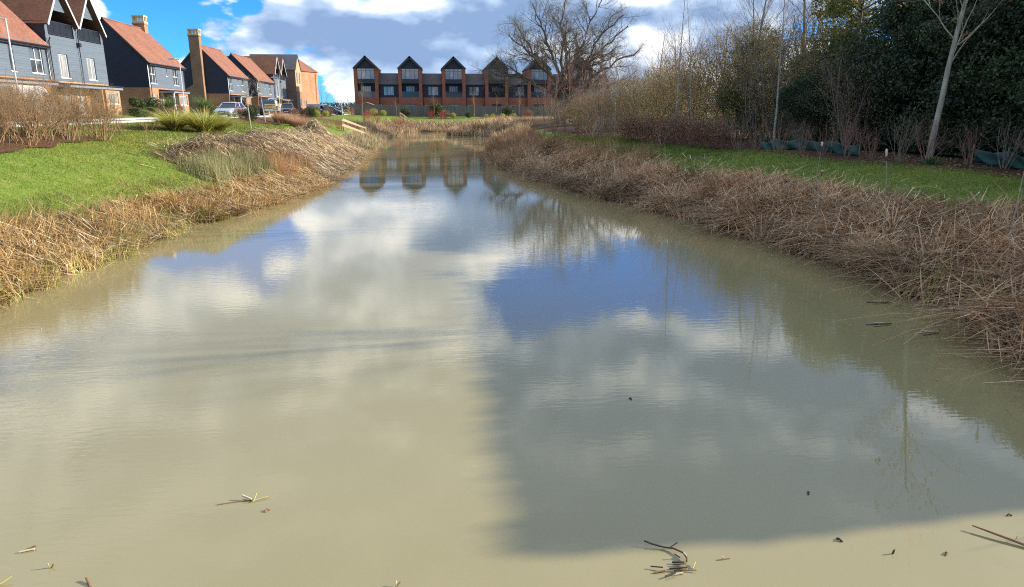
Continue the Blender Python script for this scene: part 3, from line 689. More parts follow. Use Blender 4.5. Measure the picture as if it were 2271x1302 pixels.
    MB().tube([(x0 + .12, yl - .12, 0), (x0 + .12, yl - .12, 5.9)], .05, 6).build('downpipe', M['black_plastic'], root)
    bk = MB(); bk.face((8.35, D, -.3), (0, D, -.3), (0, D, 6.1), (8.35, D, 6.1)); bk.build('rear_wall', M['brick_red'], root)
    return root
for i in range(6): terrace_unit(-14.85 + i * 8.38, i, i == 0)

# garden fence in front of the terrace
m = NT('grey fence boards').set(.9, .15); v = m.coord(); w = m.n('ShaderNodeTexWave', wave_type='BANDS', bands_direction='X'); w.inputs['Scale'].default_value = .3142 / .14; m.l(v, w.inputs['Vector'])
f = m.noise(m.coord('Object', (7, 7, .2)), 1.0, 3); m.base(m.mixc(1., m.ramp(f, (.3, (.14, .125, .105)), (.7, (.26, .235, .20))), m.ramp(w.outputs['Fac'], (.0, (.5, .5, .5)), (.2, (1, 1, 1))), 'MULTIPLY')); m.bump(w.outputs['Fac'], .5, .02); M['fence'] = m.m
fx0, fx1, FY = -14.9, 33., 134.5
fen = thing('garden_fence', 'long grey close boarded timber fence in front of the far terrace', 'fence', (fx0, FY, 0))
npan = 26; pw = (fx1 - fx0) / npan; pan = None
for i in range(npan):
    xa = i * pw; gz = float(ground_z(fx0 + xa + pw / 2, FY)); 
    mb = MB()
    for j in range(13): mb.box(xa + .06 + j * (pw - .12) / 13, xa + .06 + (j + .94) * (pw - .12) / 13, (j % 2) * .02 - .02, (j % 2) * .02, gz - .05, gz + 1.93)
    mb.build('panel', M['fence'], fen)
    MB().box(xa - .05, xa + .05, -.06, .04, gz - .2, gz + 2.02).build('post', M['fence'], fen)
# shed roofs and a trampoline-blue roof just above the fence line
def shed(x, y, w, h, label, roofmat):
    s = thing('garden_shed', label, 'shed', (x, y, 2.25), group='garden sheds behind the fence'); MB().box(-w / 2, w / 2, 0, 1.8, 0, h).build('wall', M['fence'], s)
    mb = MB(); mb.slab((-w / 2 - .1, -.1, h), (0, -.1, h + .55), (0, 1.9, h + .55), (-w / 2 - .1, 1.9, h), .06); mb.slab((0, -.1, h + .55), (w / 2 + .1, -.1, h), (w / 2 + .1, 1.9, h), (0, 1.9, h + .55), .06); mb.build('roof', M[roofmat], s)
    g = MB(); g.prism([(-w / 2, h + .001), (w / 2, h + .001), (0, h + .5)], 0, 1.8, 'y'); g.build('gable', M['fence'], s)
shed(-12.2, 137, 3.2, 2.0, 'tan roofed garden shed before the leftmost tower house', 'stone')
shed(-6.6, 137, 2.2, 1.75, 'grey roofed garden shed between the first two tower houses', 'slate_x')
# ================= plant toolkit =================
class Wood:
    """collects tapered branches and turns them into tubes in bulk"""
    def __init__(s): s.br = {}
    def add(s, pts, rad, k): s.br.setdefault((len(pts), k), []).append((pts, rad))
    def arrays(s):
        Vs, Fs, base = [], [], 0
        for (n, k), L in s.br.items():
            P = np.array([b[0] for b in L], float); R = np.array([b[1] for b in L], float); m = len(L)
            T = np.empty_like(P); T[:, 1:-1] = P[:, 2:] - P[:, :-2]; T[:, 0] = P[:, 1] - P[:, 0]; T[:, -1] = P[:, -1] - P[:, -2]
            T /= np.linalg.norm(T, axis=-1, keepdims=True) + 1e-9
            ref = np.where(np.abs(T[..., 2:3]) > .9, np.array([1., 0, 0]), np.array([0., 0, 1.]))
            A = np.cross(T, ref); A /= np.linalg.norm(A, axis=-1, keepdims=True) + 1e-9; B = np.cross(T, A)
            th = np.arange(k) * 2 * np.pi / k
            V = P[:, :, None] + R[:, :, None, None] * (A[:, :, None] * np.cos(th)[:, None] + B[:, :, None] * np.sin(th)[:, None])
            i = np.arange(m * n * k).reshape(m, n, k) + base; j = np.roll(i, -1, 2)
            F = np.stack([i[:, :-1], j[:, :-1], j[:, 1:], i[:, 1:]], -1).reshape(-1, 4)
            Vs.append(V.reshape(-1, 3)); Fs.append(F); base += m * n * k
        return np.concatenate(Vs), np.concatenate(Fs)
    def mesh(s, name, mat): V, F = s.arrays(); return mesh_np(name, V, F, mat, smooth=True)
def vrot(d, ang, az):
    """tilt direction d by ang, around azimuth az"""
    x, y, z = d
    a = (0., -z, y) if abs(x) > .6 else (z, 0., -x)       # any perpendicular
    l = math.sqrt(a[0] ** 2 + a[1] ** 2 + a[2] ** 2) + 1e-9; a = (a[0] / l, a[1] / l, a[2] / l)
    b = (y * a[2] - z * a[1], z * a[0] - x * a[2], x * a[1] - y * a[0])
    s, c = math.sin(ang), math.cos(ang); ca, sa = math.cos(az), math.sin(az)
    return (x * c + s * (a[0] * ca + b[0] * sa), y * c + s * (a[1] * ca + b[1] * sa), z * c + s * (a[2] * ca + b[2] * sa))
def unit(d):
    l = math.sqrt(d[0] ** 2 + d[1] ** 2 + d[2] ** 2) + 1e-9; return (d[0] / l, d[1] / l, d[2] / l)
def grow(woods, R, start, d, length, r0, lev, spec, tips=None):
    """spec[lev]: n segments, k sides, wob, up, kids (min,max), frm, ang (min,max), lr (min,max), rr, taper"""
    st = [(start, unit(d), length, r0, lev)]
    while st:
        p, d, L, r, lv = st.pop()
        S = spec[lv]; n = S['n']; pts = [p]; dirs = [d]; rad = [r]; tp = S.get('taper', .35)
        for i in range(n):
            w = S['wob']; d = unit((d[0] + R.gauss(0, w), d[1] + R.gauss(0, w), d[2] + R.gauss(0, w) + S['up']))
            p = (p[0] + d[0] * L / n, p[1] + d[1] * L / n, p[2] + d[2] * L / n); pts.append(p); dirs.append(d)
            rad.append(r * (1 - (1 - tp) * (i + 1) / n))
        woods[min(lv, len(woods) - 1)].add(pts, rad, S['k'])
        if tips is not None and lv >= S.get('tiplev', 99): tips.append((pts[-1], d)); tips.append((pts[len(pts) // 2], d))
        if lv + 1 < len(spec):
            kids = R.randint(*S['kids']); frm = S['frm']
            for c in range(kids):
                t = frm + (1 - frm) * (c + R.random()) / kids; t = min(t, .999); i = int(t * n); f = t * n - i
                q = tuple(pts[i][a] * (1 - f) + pts[i + 1][a] * f for a in range(3)); rr = rad[i] * (1 - f) + rad[i + 1] * f
                nd = vrot(dirs[i + 1], R.uniform(*S['ang']), R.uniform(0, 6.283))
                st.append((q, nd, L * R.uniform(*S['lr']) * (1.15 - .45 * t), rr * R.uniform(S['rr'] * .75, S['rr'] * 1.1), lv + 1))
def blades(base, up, lean, h, bend, width, col, seg=3, droop=None, tipw=.15):
    """vectorised grass/reed blades -> V, F, C. base (N,3); lean (N,3) horizontal unit; h, bend, width (N,); col (N,3)"""
    N = len(base); t = np.linspace(0, 1, seg + 1)
    a = np.cross(lean, np.array([0, 0, 1.])); a += NPR.normal(0, .5, (N, 1)) * lean; a /= np.linalg.norm(a, axis=1, keepdims=True) + 1e-9
    c = bend[:, None]; tt = t[None]
    fz = (tt - .5 * np.clip(c, 0, 3) * tt ** 2 * (1 if droop is None else droop)); fx = c * tt ** 1.6
    P = base[:, None] + h[:, None, None] * (fz[..., None] * up[:, None] + fx[..., None] * lean[:, None])
    w = width[:, None] * (1 - (1 - tipw) * t[None]) / 2
    V = np.stack([P - a[:, None] * w[..., None], P + a[:, None] * w[..., None]], 2)          # N,seg+1,2,3
    i = np.arange(N * (seg + 1) * 2).reshape(N, seg + 1, 2)
    F = np.stack([i[:, :-1, 0], i[:, :-1, 1], i[:, 1:, 1], i[:, 1:, 0]], -1).reshape(-1, 4)
    Cc = np.repeat(col[:, None], (seg + 1) * 2, 1).reshape(-1, 3)
    return V.reshape(-1, 3), F, Cc
def merge(parts):
    V, F, Cc, b = [], [], [], 0
    for v, f, c in parts: V.append(v); F.append(f + b); Cc.append(c); b += len(v)
    return np.concatenate(V), np.concatenate(F), np.concatenate(Cc)
def leaf_cards(pos, size, col, nrm=None, flat=0.):
    """one bent quad pair per leaf position"""
    N = len(pos); d = NPR.normal(0, 1, (N, 3)); d[:, 2] *= (1 - flat)
    d /= np.linalg.norm(d, axis=1, keepdims=True); e = np.cross(d, NPR.normal(0, 1, (N, 3))); e /= np.linalg.norm(e, axis=1, keepdims=True) + 1e-9
    s = size[:, None]; n = np.cross(d, e) * s * .15
    V = np.stack([pos - d * s, pos + e * s * .5 + n, pos + d * s, pos - e * s * .5 + n], 1).reshape(-1, 3)
    F = np.arange(N * 4).reshape(N, 4)
    return V, F, np.repeat(col, 4, 0)
def pick(pal, n, jit=.18):
    pal = np.array(pal); c = pal[NPR.integers(0, len(pal), n)]; return np.clip(c * (1 + NPR.normal(0, jit, (n, 1))), .003, 1)
def hdir(n, mean=None, spread=3.2):
    a = NPR.uniform(-spread, spread, n) if mean is None else NPR.normal(mean, spread, n)
    return np.stack([np.cos(a), np.sin(a), np.zeros(n)], 1)
UPV = lambda n, j=.12: (lambda u: u / np.linalg.norm(u, axis=1, keepdims=True))(np.array([0, 0, 1.]) + NPR.normal(0, j, (n, 3)))
def vnoise(x, y, s, seed=0):
    """cheap smooth value noise"""
    r = np.random.default_rng(seed).random((97, 97)); x = x / s; y = y / s; i = np.floor(x).astype(int); j = np.floor(y).astype(int); u = x - i; v = y - j
    u = u * u * (3 - 2 * u); v = v * v * (3 - 2 * v); g = lambda a, b: r[a % 97, b % 97]
    return (g(i, j) * (1 - u) + g(i + 1, j) * u) * (1 - v) + (g(i, j + 1) * (1 - u) + g(i + 1, j + 1) * u) * v

# ================= lawn grass, reeds, straw =================
def on_ground(x, y, off=0.): return np.stack([x, y, ground_z(x, y) + off], 1)
LAWNP = [(.12, .19, .018), (.16, .225, .025), (.20, .25, .035), (.095, .155, .014), (.27, .265, .075), (.24, .23, .07)]
def lawn_blades(n, ylo, yhi, side, hmul=1.):
    y = ylo + (yhi - ylo) * NPR.random(n) ** 1.5
    if side < 0: d = NPR.uniform(2.2, 12, n); x = shore_left(y) - d; keep = x > -17.9
    else:
        d = NPR.uniform(2.8, 9.5, n); x = shore_right(y) + d
        keep = x < np.interp(y, [0, 18.8, 22.5, 26.6, 36, 43, 54, 70], [18.2, 17.1, 15.3, 14.1, 13.0, 11.2, 10.2, 10.5]) + .3
    x, y = x[keep], y[keep]; n = len(x)
    tuft = vnoise(x, y, .5, 3); h = (NPR.uniform(.03, .07, n) + .05 * np.clip(tuft - .45, 0, 1)) * hmul * np.clip(y / 20, .9, 2.2)
    w = NPR.uniform(.005, .010, n) * np.clip(y / 14, 1, 4)
    big = vnoise(x + 7, y + 3, 2.6, 8); c = pick(LAWNP, n, .2) * (.72 + .5 * tuft)[:, None] * (np.array([1., 1., 1.]) + (big[:, None] - .45) * np.array([.7, .25, .3]))
    return blades(on_ground(x, y, -.004), UPV(n, .35), hdir(n), h, NPR.uniform(.1, .7, n), w, c, 1, tipw=.3)
v_, f_, c_ = merge([lawn_blades(190000, 13, 60, -1)])
tag(link('lawn_grass', mesh_np('lawn_grass', v_, f_, M['grass'], c_)), 'short green mown grass on the left bank lawn', 'grass', kind='stuff')
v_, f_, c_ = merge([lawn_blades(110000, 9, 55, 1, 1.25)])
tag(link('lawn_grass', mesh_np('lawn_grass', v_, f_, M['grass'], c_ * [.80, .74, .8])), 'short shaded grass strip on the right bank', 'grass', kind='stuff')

GOLD = [(.42, .27, .10), (.52, .36, .15), (.33, .20, .075), (.60, .45, .22), (.25, .14, .055), (.46, .27, .10)]
BROWN = [(.26, .15, .085), (.34, .21, .125), (.19, .11, .06), (.42, .28, .17), (.30, .17, .09), (.14, .085, .05)]
STRAW = [(.60, .45, .25), (.70, .55, .33), (.46, .32, .16), (.34, .22, .11), (.76, .63, .42), (.26, .165, .09)]
RUSH = [(.20, .20, .09), (.24, .23, .10), (.33, .28, .13), (.15, .16, .07)]
GREENISH = [(.28, .30, .06), (.22, .26, .05), (.40, .36, .10)]
RUST = [(.37, .21, .095), (.30, .165, .075), (.43, .27, .13)]
def reed_patch(n, ys, ds, side, hr, bend, wid, pal, mean=None, spread=3.2, seg=3, jit=.12, clump=.8, hprof=None, droop=None):
    y = NPR.uniform(*ys, n); d = NPR.uniform(*ds, n); x = shore_left(y) - d if side < 0 else shore_right(y) + d
    c1 = vnoise(x + 50, y, clump, 11); keep = NPR.random(n) < (.35 + .9 * c1); x, y, d, c1 = x[keep], y[keep], d[keep], c1[keep]; n = len(x)
    c2 = vnoise(x + 13, y + 70, clump * 1.7, 31); h = NPR.uniform(*hr, n) * (.5 + .55 * c1 + .55 * c2)
    if hprof is not None: h = h * hprof(y, d)
    b = on_ground(x, y, -.02); b[:, 2] = np.maximum(b[:, 2], -.06)
    fld = (vnoise(x + 9, y + 30, 1.1, 21) - .5) * 9; an = (fld if mean is None else mean + .35 * fld) + NPR.normal(0, .75 if spread > 2 else spread * .8, n)
    lean = np.stack([np.cos(an), np.sin(an), np.zeros(n)], 1)
    return blades(b, UPV(n, jit), lean, h, NPR.uniform(*bend, n), NPR.uniform(*wid, n), pick(pal, n, .26) * (.55 + .9 * vnoise(x, y, 1.0, 5))[:, None], seg, droop)
def litter_strands(n, ys, ds, side, ln, pal, mean, spread, heap=None, wid=(.008, .02), zr=(0, .12)):
    """fallen strands lying on the bank"""
    y = NPR.uniform(*ys, n); d = NPR.uniform(*ds, n); x = shore_left(y) - d if side < 0 else shore_right(y) + d
    z = np.maximum(ground_z(x, y), 0) + NPR.uniform(*zr, n)
    if heap is not None: z = z + heap(x, y)
    L = NPR.uniform(*ln, n); dr = hdir(n, mean, spread)
    e = .3; gz2 = np.maximum(ground_z(x + dr[:, 0] * L, y + dr[:, 1] * L), 0) + (heap(x + dr[:, 0] * L, y + dr[:, 1] * L) if heap is not None else 0)
    gz1 = np.maximum(ground_z(x, y), 0) + (heap(x, y) if heap is not None else 0)
    sl = np.clip((gz2 - gz1) / L, -1.2, 1.2); up = np.stack([dr[:, 0], dr[:, 1], sl + NPR.normal(.04, .16, n)], 1); up /= np.linalg.norm(up, axis=1, keepdims=True)
    return blades(np.stack([x, y, z], 1), up, hdir(n), L, NPR.uniform(0, .25, n), NPR.uniform(*wid, n), pick(pal, n), 2)
def stuff(name, parts, label, cat, mat='blade'):
    v, f, c = merge(parts); return tag(link(name, mesh_np(name, v, f, M[mat], c)), label, cat, kind='stuff')
# left bank, near: golden reeds, half of them broken and lying
stuff('reed_bed', [reed_patch(24000, (6, 25), (-.15, 3.1), -1, (.4, .85), (.1, 1.2), (.013, .028), GOLD, jit=.32, hprof=lambda y, d: np.interp(y, [6, 16, 21, 25], [1.05, .95, .62, .55]) * np.interp(d, [-.2, .5, 2, 3.1], [.7, 1, .9, .5]) * np.where(d > np.interp(y, [6, 15, 19, 25], [3.2, 2.7, 1.9, 1.7]), .15, 1)),
                   reed_patch(3600, (6, 17.5), (1.8, 2.9), -1, (.35, .6), (.05, .5), (.009, .018), RUSH + RUST, jit=.18),
                   reed_patch(1800, (6, 24), (-.3, .5), -1, (.3, .6), (.2, .8), (.014, .026), GREENISH, jit=.2),
                   reed_patch(8000, (23, 37), (-.1, 1.9), -1, (.25, .5), (.2, 1.4), (.016, .034), GOLD, jit=.4),
                   litter_strands(9000, (6, 37), (-.45, 1.8), -1, (.25, .75), GOLD + STRAW, -.4, 1.6, None, (.010, .026), (0, .42)), litter_strands(3500, (6, 17), (1.5, 2.8), -1, (.25, .75), GOLD + STRAW, -.4, 1.6, None, (.010, .026), (0, .42))],
      'golden dry reeds along the near left water edge', 'reeds')
stuff('rush_clump', [reed_patch(4200, (27.2, 33.0), (1.7, 3.3), -1, (.65, 1.0), (.05, .4), (.010, .016), RUSH, jit=.14)], 'green rush clump below the dark end of the straw heap', 'rushes')
stuff('rush_clump', [reed_patch(3600, (32.5, 37.5), (1.2, 2.6), -1, (.6, .95), (.05, .45), (.010, .018), RUST, jit=.14)], 'rust brown rush clump at the foot of the straw heap', 'rushes')
# raked heaps of cut reed
HEAPS = [(-9.4, 31.4, 1.0, 1.9, .62), (-9.2, 36.5, 1.2, 2.6, .30), (-9.4, 43.0, 1.4, 2.6, .34), (-8.4, 49, 1.3, 2.6, .22), (-8.9, 56.5, 1.15, 2.2, .72), (-7.6, 41, 1.6, 6, .12), (-7.5, 52, 1.5, 7, .12)]
def heap_z(x, y):
    z = np.zeros_like(x)
    for hx, hy, rx, ry, h in HEAPS: z = z + h * np.exp(-(((x - hx) / rx) ** 2 + ((y - hy) / ry) ** 2) ** 1.4)
    return z * (.3 + .9 * vnoise(x, y, 1.3, 41) + .5 * vnoise(x, y, .5, 42)) + .10 * vnoise(x, y, .8, 43) * np.clip(z * 8, 0, 1)
hy = np.arange(27, 68, .35); hd = np.arange(.15, 6.6, .3); HD, HY = np.meshgrid(hd, hy); HXX = shore_left(HY) - HD; hz = heap_z(HXX, HY); 
HZZ = ground_z(HXX, HY) + hz - .05 + .22 * sstep(.02, .2, hz) * (vnoise(HXX, HY, .5, 9) - .3)
hi = np.arange(HD.size).reshape(HD.shape); hf = np.stack([hi[:-1, :-1], hi[1:, :-1], hi[1:, 1:], hi[:-1, 1:]], -1).reshape(-1, 4)
hb = (np.stack([HXX, HY, HZZ], -1).reshape(-1, 3), hf, np.tile(np.array([[.10, .065, .035]]), (HD.size, 1)))
stuff('straw_heap', [hb, litter_strands(15000, (28, 66), (-.2, 4.6), -1, (.3, .8), STRAW + [(.16, .10, .05)], -.55, 1.7, heap_z, (.018, .045), (-.05, .18)),
                     litter_strands(8000, (29, 64), (1.6, 5.4), -1, (.25, .7), STRAW, 0., 2.5, heap_z, (.018, .05), (.0, .3)),
                     litter_strands(4000, (28, 38), (2.2, 4.6), -1, (.25, .7), [(.16, .11, .06), (.25, .17, .09), (.09, .06, .035)], 0., 2.5, heap_z, (.018, .05), (.0, .3)),
                     litter_strands(5000, (27.5, 64), (-.6, .3), -1, (.3, .8), GOLD, -.3, 1.2, None, (.01, .025), (-.02, .06))],
      'raked heap of cut straw coloured reed down the left bank', 'straw heap')
# further left bank
stuff('reed_bed', [reed_patch(9000, (62, 92), (-.3, 2.2), -1, (.4, .8), (.1, .8), (.02, .04), STRAW + RUSH, jit=.2), reed_patch(9000, (84, 117), (-.5, 4.2), -1, (.6, 1.1), (.2, 1.0), (.025, .05), STRAW + BROWN, jit=.3), litter_strands(5000, (60, 117), (-.3, 3), -1, (.4, 1), STRAW, -.4, 1., None, (.025, .05))],
      'dry reeds along the far left water edge past the steps', 'reeds')
# right bank: tall collapsed bulrush leaves
RP = [(.47, .285, .15), (.60, .385, .21), (.34, .19, .095), (.74, .51, .30), (.53, .31, .155), (.21, .115, .058), (.66, .445, .26)]
stuff('reed_bed', [reed_patch(17000, (4, 24), (-.2, 3.6), 1, (.8, 1.5), (.35, 1.7), (.020, .046), RP, None, 3.2, 4, .35, 1.3, lambda y, d: np.interp(y, [4, 12, 16, 24], [1.1, 1.05, .85, .75]) * np.interp(d, [-.3, .4, 1.5, 3.6], [.6, .9, 1.0, .62])),
                   reed_patch(15000, (22, 47), (-.2, 3.3), 1, (.55, 1.1), (.3, 1.6), (.020, .044), RP, None, 3.2, 3, .38, 1.5, lambda y, d: np.interp(d, [-.3, .4, 1.5, 3.3], [.6, .9, 1, .6])),
                   reed_patch(6000, (4, 40), (.15, 1.2), 1, (.5, 1.0), (.8, 2.0), (.018, .038), [(.36, .24, .13), (.48, .34, .20), (.24, .15, .08)], 3.3, .9, 4, .35, .9),
                   litter_strands(12000, (4, 46), (-.1, 3.3), 1, (.3, .8), RP + STRAW, 2.9, 1.6, None, (.012, .032), (0, .75)),
                   litter_strands(320, (5, 40), (-2.2, -.2), 1, (.1, .5), RP, 2.2, .8, None, (.006, .016), (.002, .012)), litter_strands(700, (5, 40), (-.9, -.1), 1, (.1, .5), RP, 2.2, .8, None, (.006, .018), (.002, .02)),
                   reed_patch(500, (6, 16), (-.2, .6), 1, (.5, .8), (.1, .5), (.012, .02), GREENISH, jit=.2)],
      'tall collapsed brown bulrush leaves along the near right bank', 'reeds')
stuff('reed_bed', [reed_patch(11000, (42, 72), (-.3, 3.6), 1, (.7, 1.15), (.1, .7), (.02, .035), BROWN + RUST, jit=.2), reed_patch(3000, (30, 48), (2.2, 3.8), 1, (.7, 1.0), (.05, .4), (.015, .025), RUST, jit=.15), litter_strands(4000, (40, 72), (-.4, 3), 1, (.5, 1), BROWN, 2.9, .9, None, (.02, .04))],
      'rusty brown sedge where the right bank bulges out', 'reeds')
stuff('reed_bed', [reed_patch(9000, (72, 118), (-.4, 3.5), 1, (.7, 1.1), (.1, .7), (.03, .05), STRAW + BROWN, jit=.2), reed_patch(6000, (95, 108), (-.5, 7), 1, (.8, 1.2), (.1, .7), (.03, .05), STRAW + RP, jit=.2)],
      'pale reeds on the spit by the far right water edge', 'reeds')
n = 9000; x_ = NPR.uniform(-5, 24, n); y_ = 116.6 + NPR.random(n) ** 1.5 * 8
stuff('reed_bed', [blades(on_ground(x_, y_, -.02), UPV(n, .2), hdir(n), NPR.uniform(.5, 1.0, n), NPR.uniform(.1, .8, n), NPR.uniform(.03, .055, n), pick(STRAW + BROWN, n), 2)], 'pale dry reeds across the far end of the pond', 'reeds')

# fallen leaves under the right hand trees
n = 9000; y_ = NPR.uniform(14, 58, n); x_ = np.interp(y_, [0, 18.8, 22.5, 26.6, 36, 43, 54, 70], [18.2, 17.1, 15.3, 14.1, 13.0, 11.2, 10.2, 10.5]) + NPR.random(n) ** 1.4 * 5 - .3
v_, f_, c_ = leaf_cards(on_ground(x_, y_, .02), NPR.uniform(.03, .06, n), pick([(.22, .12, .06), (.30, .18, .09), (.15, .085, .045), (.36, .24, .13)], n), flat=.75)
tag(link('fallen_leaves', mesh_np('fallen_leaves', v_, f_, M['leaf'], c_)), 'brown fallen leaves under the trees on the right bank', 'leaves', kind='stuff')

# rough longer grass where the lawns run out into the reeds, and drifting reed bits along the left edge
ROUGH = [(.17, .18, .045), (.24, .21, .07), (.12, .15, .03), (.32, .25, .11)]
stuff('rough_grass', [reed_patch(7000, (9, 27), (1.5, 2.9), -1, (.12, .28), (.2, .9), (.008, .016), ROUGH, jit=.3), reed_patch(6000, (9, 40), (2.6, 3.9), 1, (.12, .30), (.2, .9), (.009, .018), ROUGH, jit=.3)], 'rough longer grass between the lawns and the reeds', 'grass')
stuff('reed_litter', [litter_strands(420, (7, 40), (-1.1, -.1), -1, (.08, .4), GOLD + BROWN, -.8, 1.0, None, (.006, .016), (.002, .015)), litter_strands(160, (9, 34), (-3.0, -.6), -1, (.05, .25), GOLD + BROWN, -.8, 1.0, None, (.006, .014), (.002, .01))], 'broken reed bits drifting along the left water edge', 'litter')
# ================= trees and shrubs =================
ORD = ['leftmost', 'second', 'third', 'fourth', 'fifth', 'sixth', 'seventh', 'eighth', 'ninth', 'tenth', 'eleventh', 'twelfth', 'thirteenth', 'fourteenth', 'fifteenth', 'sixteenth', 'seventeenth', 'eighteenth', 'nineteenth', 'twentieth', 'twenty first', 'twenty second', 'twenty third', 'twenty fourth', 'twenty fifth', 'twenty sixth', 'twenty seventh', 'twenty eighth', 'twenty ninth', 'thirtieth']
def gz(x, y): return float(ground_z(x, y))
def place(name, meshes, x, y, label, cat, group=None, s=1., rz=0., sz=None, tilt=(0, 0)):
    """a plant: one mesh, or an Empty with its parts [(part name, mesh), ...]"""
    if isinstance(meshes, list):
        o = thing(name, label, cat, (x, y, gz(x, y) - .03), rz, group)
        for pn, me in meshes: link(pn, me, o)
    else: o = tag(link(name, meshes, None, (x, y, gz(x, y) - .03)), label, cat, group)
    o.rotation_euler = (tilt[0], tilt[1], rz); o.scale = (s, s, sz or s)
    return o
def shrub_mesh(name, seed, h, stems, spread, mat, kids=(4, 6), twig=(4, 6), r0=.014, rt=.55, wob=.10, up=.06, base=.12, lv=3):
    R = random.Random(seed); w = Wood()
    spec = [dict(n=5, k=4, wob=wob, up=up, kids=kids, frm=.25, ang=(.3, .8), lr=(.35, .6), rr=rt),
            dict(n=3, k=3, wob=wob * 1.4, up=up, kids=twig, frm=.2, ang=(.3, .9), lr=(.35, .65), rr=.65),
            dict(n=2, k=3, wob=wob * 1.6, up=up, kids=(2, 3), frm=.3, ang=(.3, .8), lr=(.4, .7), rr=.7),
            dict(n=1, k=3, wob=.1, up=0, kids=(0, 0), frm=0, ang=(0, 1), lr=(1, 1), rr=1)][:lv] 
    for i in range(stems):
        a = R.uniform(0, 6.283); t = R.uniform(0, spread)
        grow([w], R, (math.cos(a) * base * R.random(), math.sin(a) * base * R.random(), 0), (math.cos(a) * math.sin(t), math.sin(a) * math.sin(t), math.cos(t)), h * R.uniform(.7, 1.05), r0 * R.uniform(.7, 1.2), 0, spec)
    return w.mesh(name, mat)

# ---- the big bare oak ----
def smooth_line(P, n):
    P = np.array(P, float); P = np.concatenate([[2 * P[0] - P[1]], P, [2 * P[-1] - P[-2]]]); out = []
    m = len(P) - 3
    for t in np.linspace(0, m - 1e-6, n):
        i = int(t); f = t - i; a, b, c, d = P[i:i + 4]
        out.append(tuple(.5 * ((2 * b) + (c - a) * f + (2 * a - 5 * b + 4 * c - d) * f * f + (3 * b - a - 3 * c + d) * f ** 3)))
    return out
R = random.Random(41); wt, wc = Wood(), Wood()
wt.add([(0, 0, -.3), (.05, 0, .8), (0, .05, 2.2), (-.05, 0, 3.6), (0, 0, 5.2)], [1.15, .9, .78, .74, .66], 10)
LIMBS = [[(0, 0, 3.3), (-2.6, .4, 4.5), (-5.5, .8, 6.2), (-8, .8, 6.2), (-10.2, 1, 7.0)], [(0, 0, 4.0), (-1.8, -1, 6.2), (-4.6, -1.6, 8.6), (-7.6, -2, 11)], [(0, 0, 4.8), (-1.0, .6, 7.4), (-2.6, .5, 11.4), (-4.2, .5, 15.0)],
         [(0, 0, 5.0), (.2, 0, 8.2), (-.4, .2, 12.4), (.3, .6, 17.0)], [(0, 0, 4.6), (1.2, .2, 7.2), (2.8, 0, 11.2), (4.6, -.6, 15.6)], [(0, 0, 4.2), (2.2, .6, 6.2), (5.0, 1, 9.4), (8.6, 1, 12.6)], [(0, 0, 3.7), (2.4, -.5, 5.0), (6.0, -1, 7.6), (9.8, -1, 9.4)],
         [(0, 0, 4.2), (-.6, -2.6, 6.0), (-1.4, -5.2, 8.6), (-1, -7.6, 11)], [(0, 0, 4.2), (.8, 2.8, 6.2), (1.6, 5.4, 9.4), (1, 7.2, 12)], [(0, 0, 4.4), (2, -2, 7), (3.6, -3.5, 10.5), (6.4, -4, 13.4)], [(0, 0, 4.4), (-2, 2, 7), (-4, 3, 10), (-6.2, 4, 13.6)], [(0, 0, 3.4), (3, 1, 4.2), (6.5, 1.5, 5.2), (9.4, 1, 5.6)]]
ospec = [None, dict(n=6, k=5, wob=.24, up=.03, kids=(7, 9), frm=.2, ang=(.5, 1.1), lr=(.42, .68), rr=.58), dict(n=5, k=4, wob=.26, up=.03, kids=(6, 8), frm=.2, ang=(.5, 1.1), lr=(.42, .68), rr=.6),
         dict(n=4, k=3, wob=.26, up=.02, kids=(5, 7), frm=.15, ang=(.5, 1.1), lr=(.4, .7), rr=.62), dict(n=2, k=3, wob=.28, up=.0, kids=(0, 0), frm=0, ang=(.4, .9), lr=(.5, .8), rr=.7)]
for L in LIMBS:
    P = smooth_line(L, 16); P = [tuple(p[a] + (R.gauss(0, .13) if 1 < i else 0) for a in range(3)) for i, p in enumerate(P)]
    r = [.245 * (1 - .86 * i / 15) + .025 for i in range(16)]; wt.add(P, r, 7)
    for c in range(14):
        t = .36 + .64 * (c + R.random()) / 14; i = min(int(t * 15), 14); d = unit(tuple(P[i + 1][a] - P[i][a] for a in range(3)))
        nd = vrot(d, R.uniform(.45, 1.15), R.uniform(0, 6.283)); nd = unit((nd[0], nd[1], nd[2] + .25))
        grow([wc], R, P[i], nd, R.uniform(2.8, 4.8) * (1.2 - .4 * t), r[i] * R.uniform(.38, .6), 1, ospec)
oak = thing('oak_tree', 'huge bare spreading oak in front of the far terrace', 'tree', (17.3, 95, gz(17.3, 95)))
link('trunk', wt.mesh('oak_trunk', M['bark_oak']), oak); link('crown', wc.mesh('oak_crown', M['bark_oak']), oak)
iv = NPR.normal(0, 1, (9000, 3)); iv /= np.linalg.norm(iv, axis=1, keepdims=True); iv = iv * NPR.uniform(.6, .9, (9000, 1)) * [1.0, 1.0, 1]; iz = NPR.random(9000) ** 1.6 * 5.5
ip = np.stack([iv[:, 0] + NPR.normal(0, .25, 9000), iv[:, 1], iz], 1)
v_, f_, c_ = leaf_cards(ip, NPR.uniform(.07, .13, 9000), pick([(.05, .055, .02), (.08, .075, .03), (.035, .045, .015)], 9000)); link('ivy', mesh_np('oak_ivy', v_, f_, M['leaf_gloss'], c_), oak)

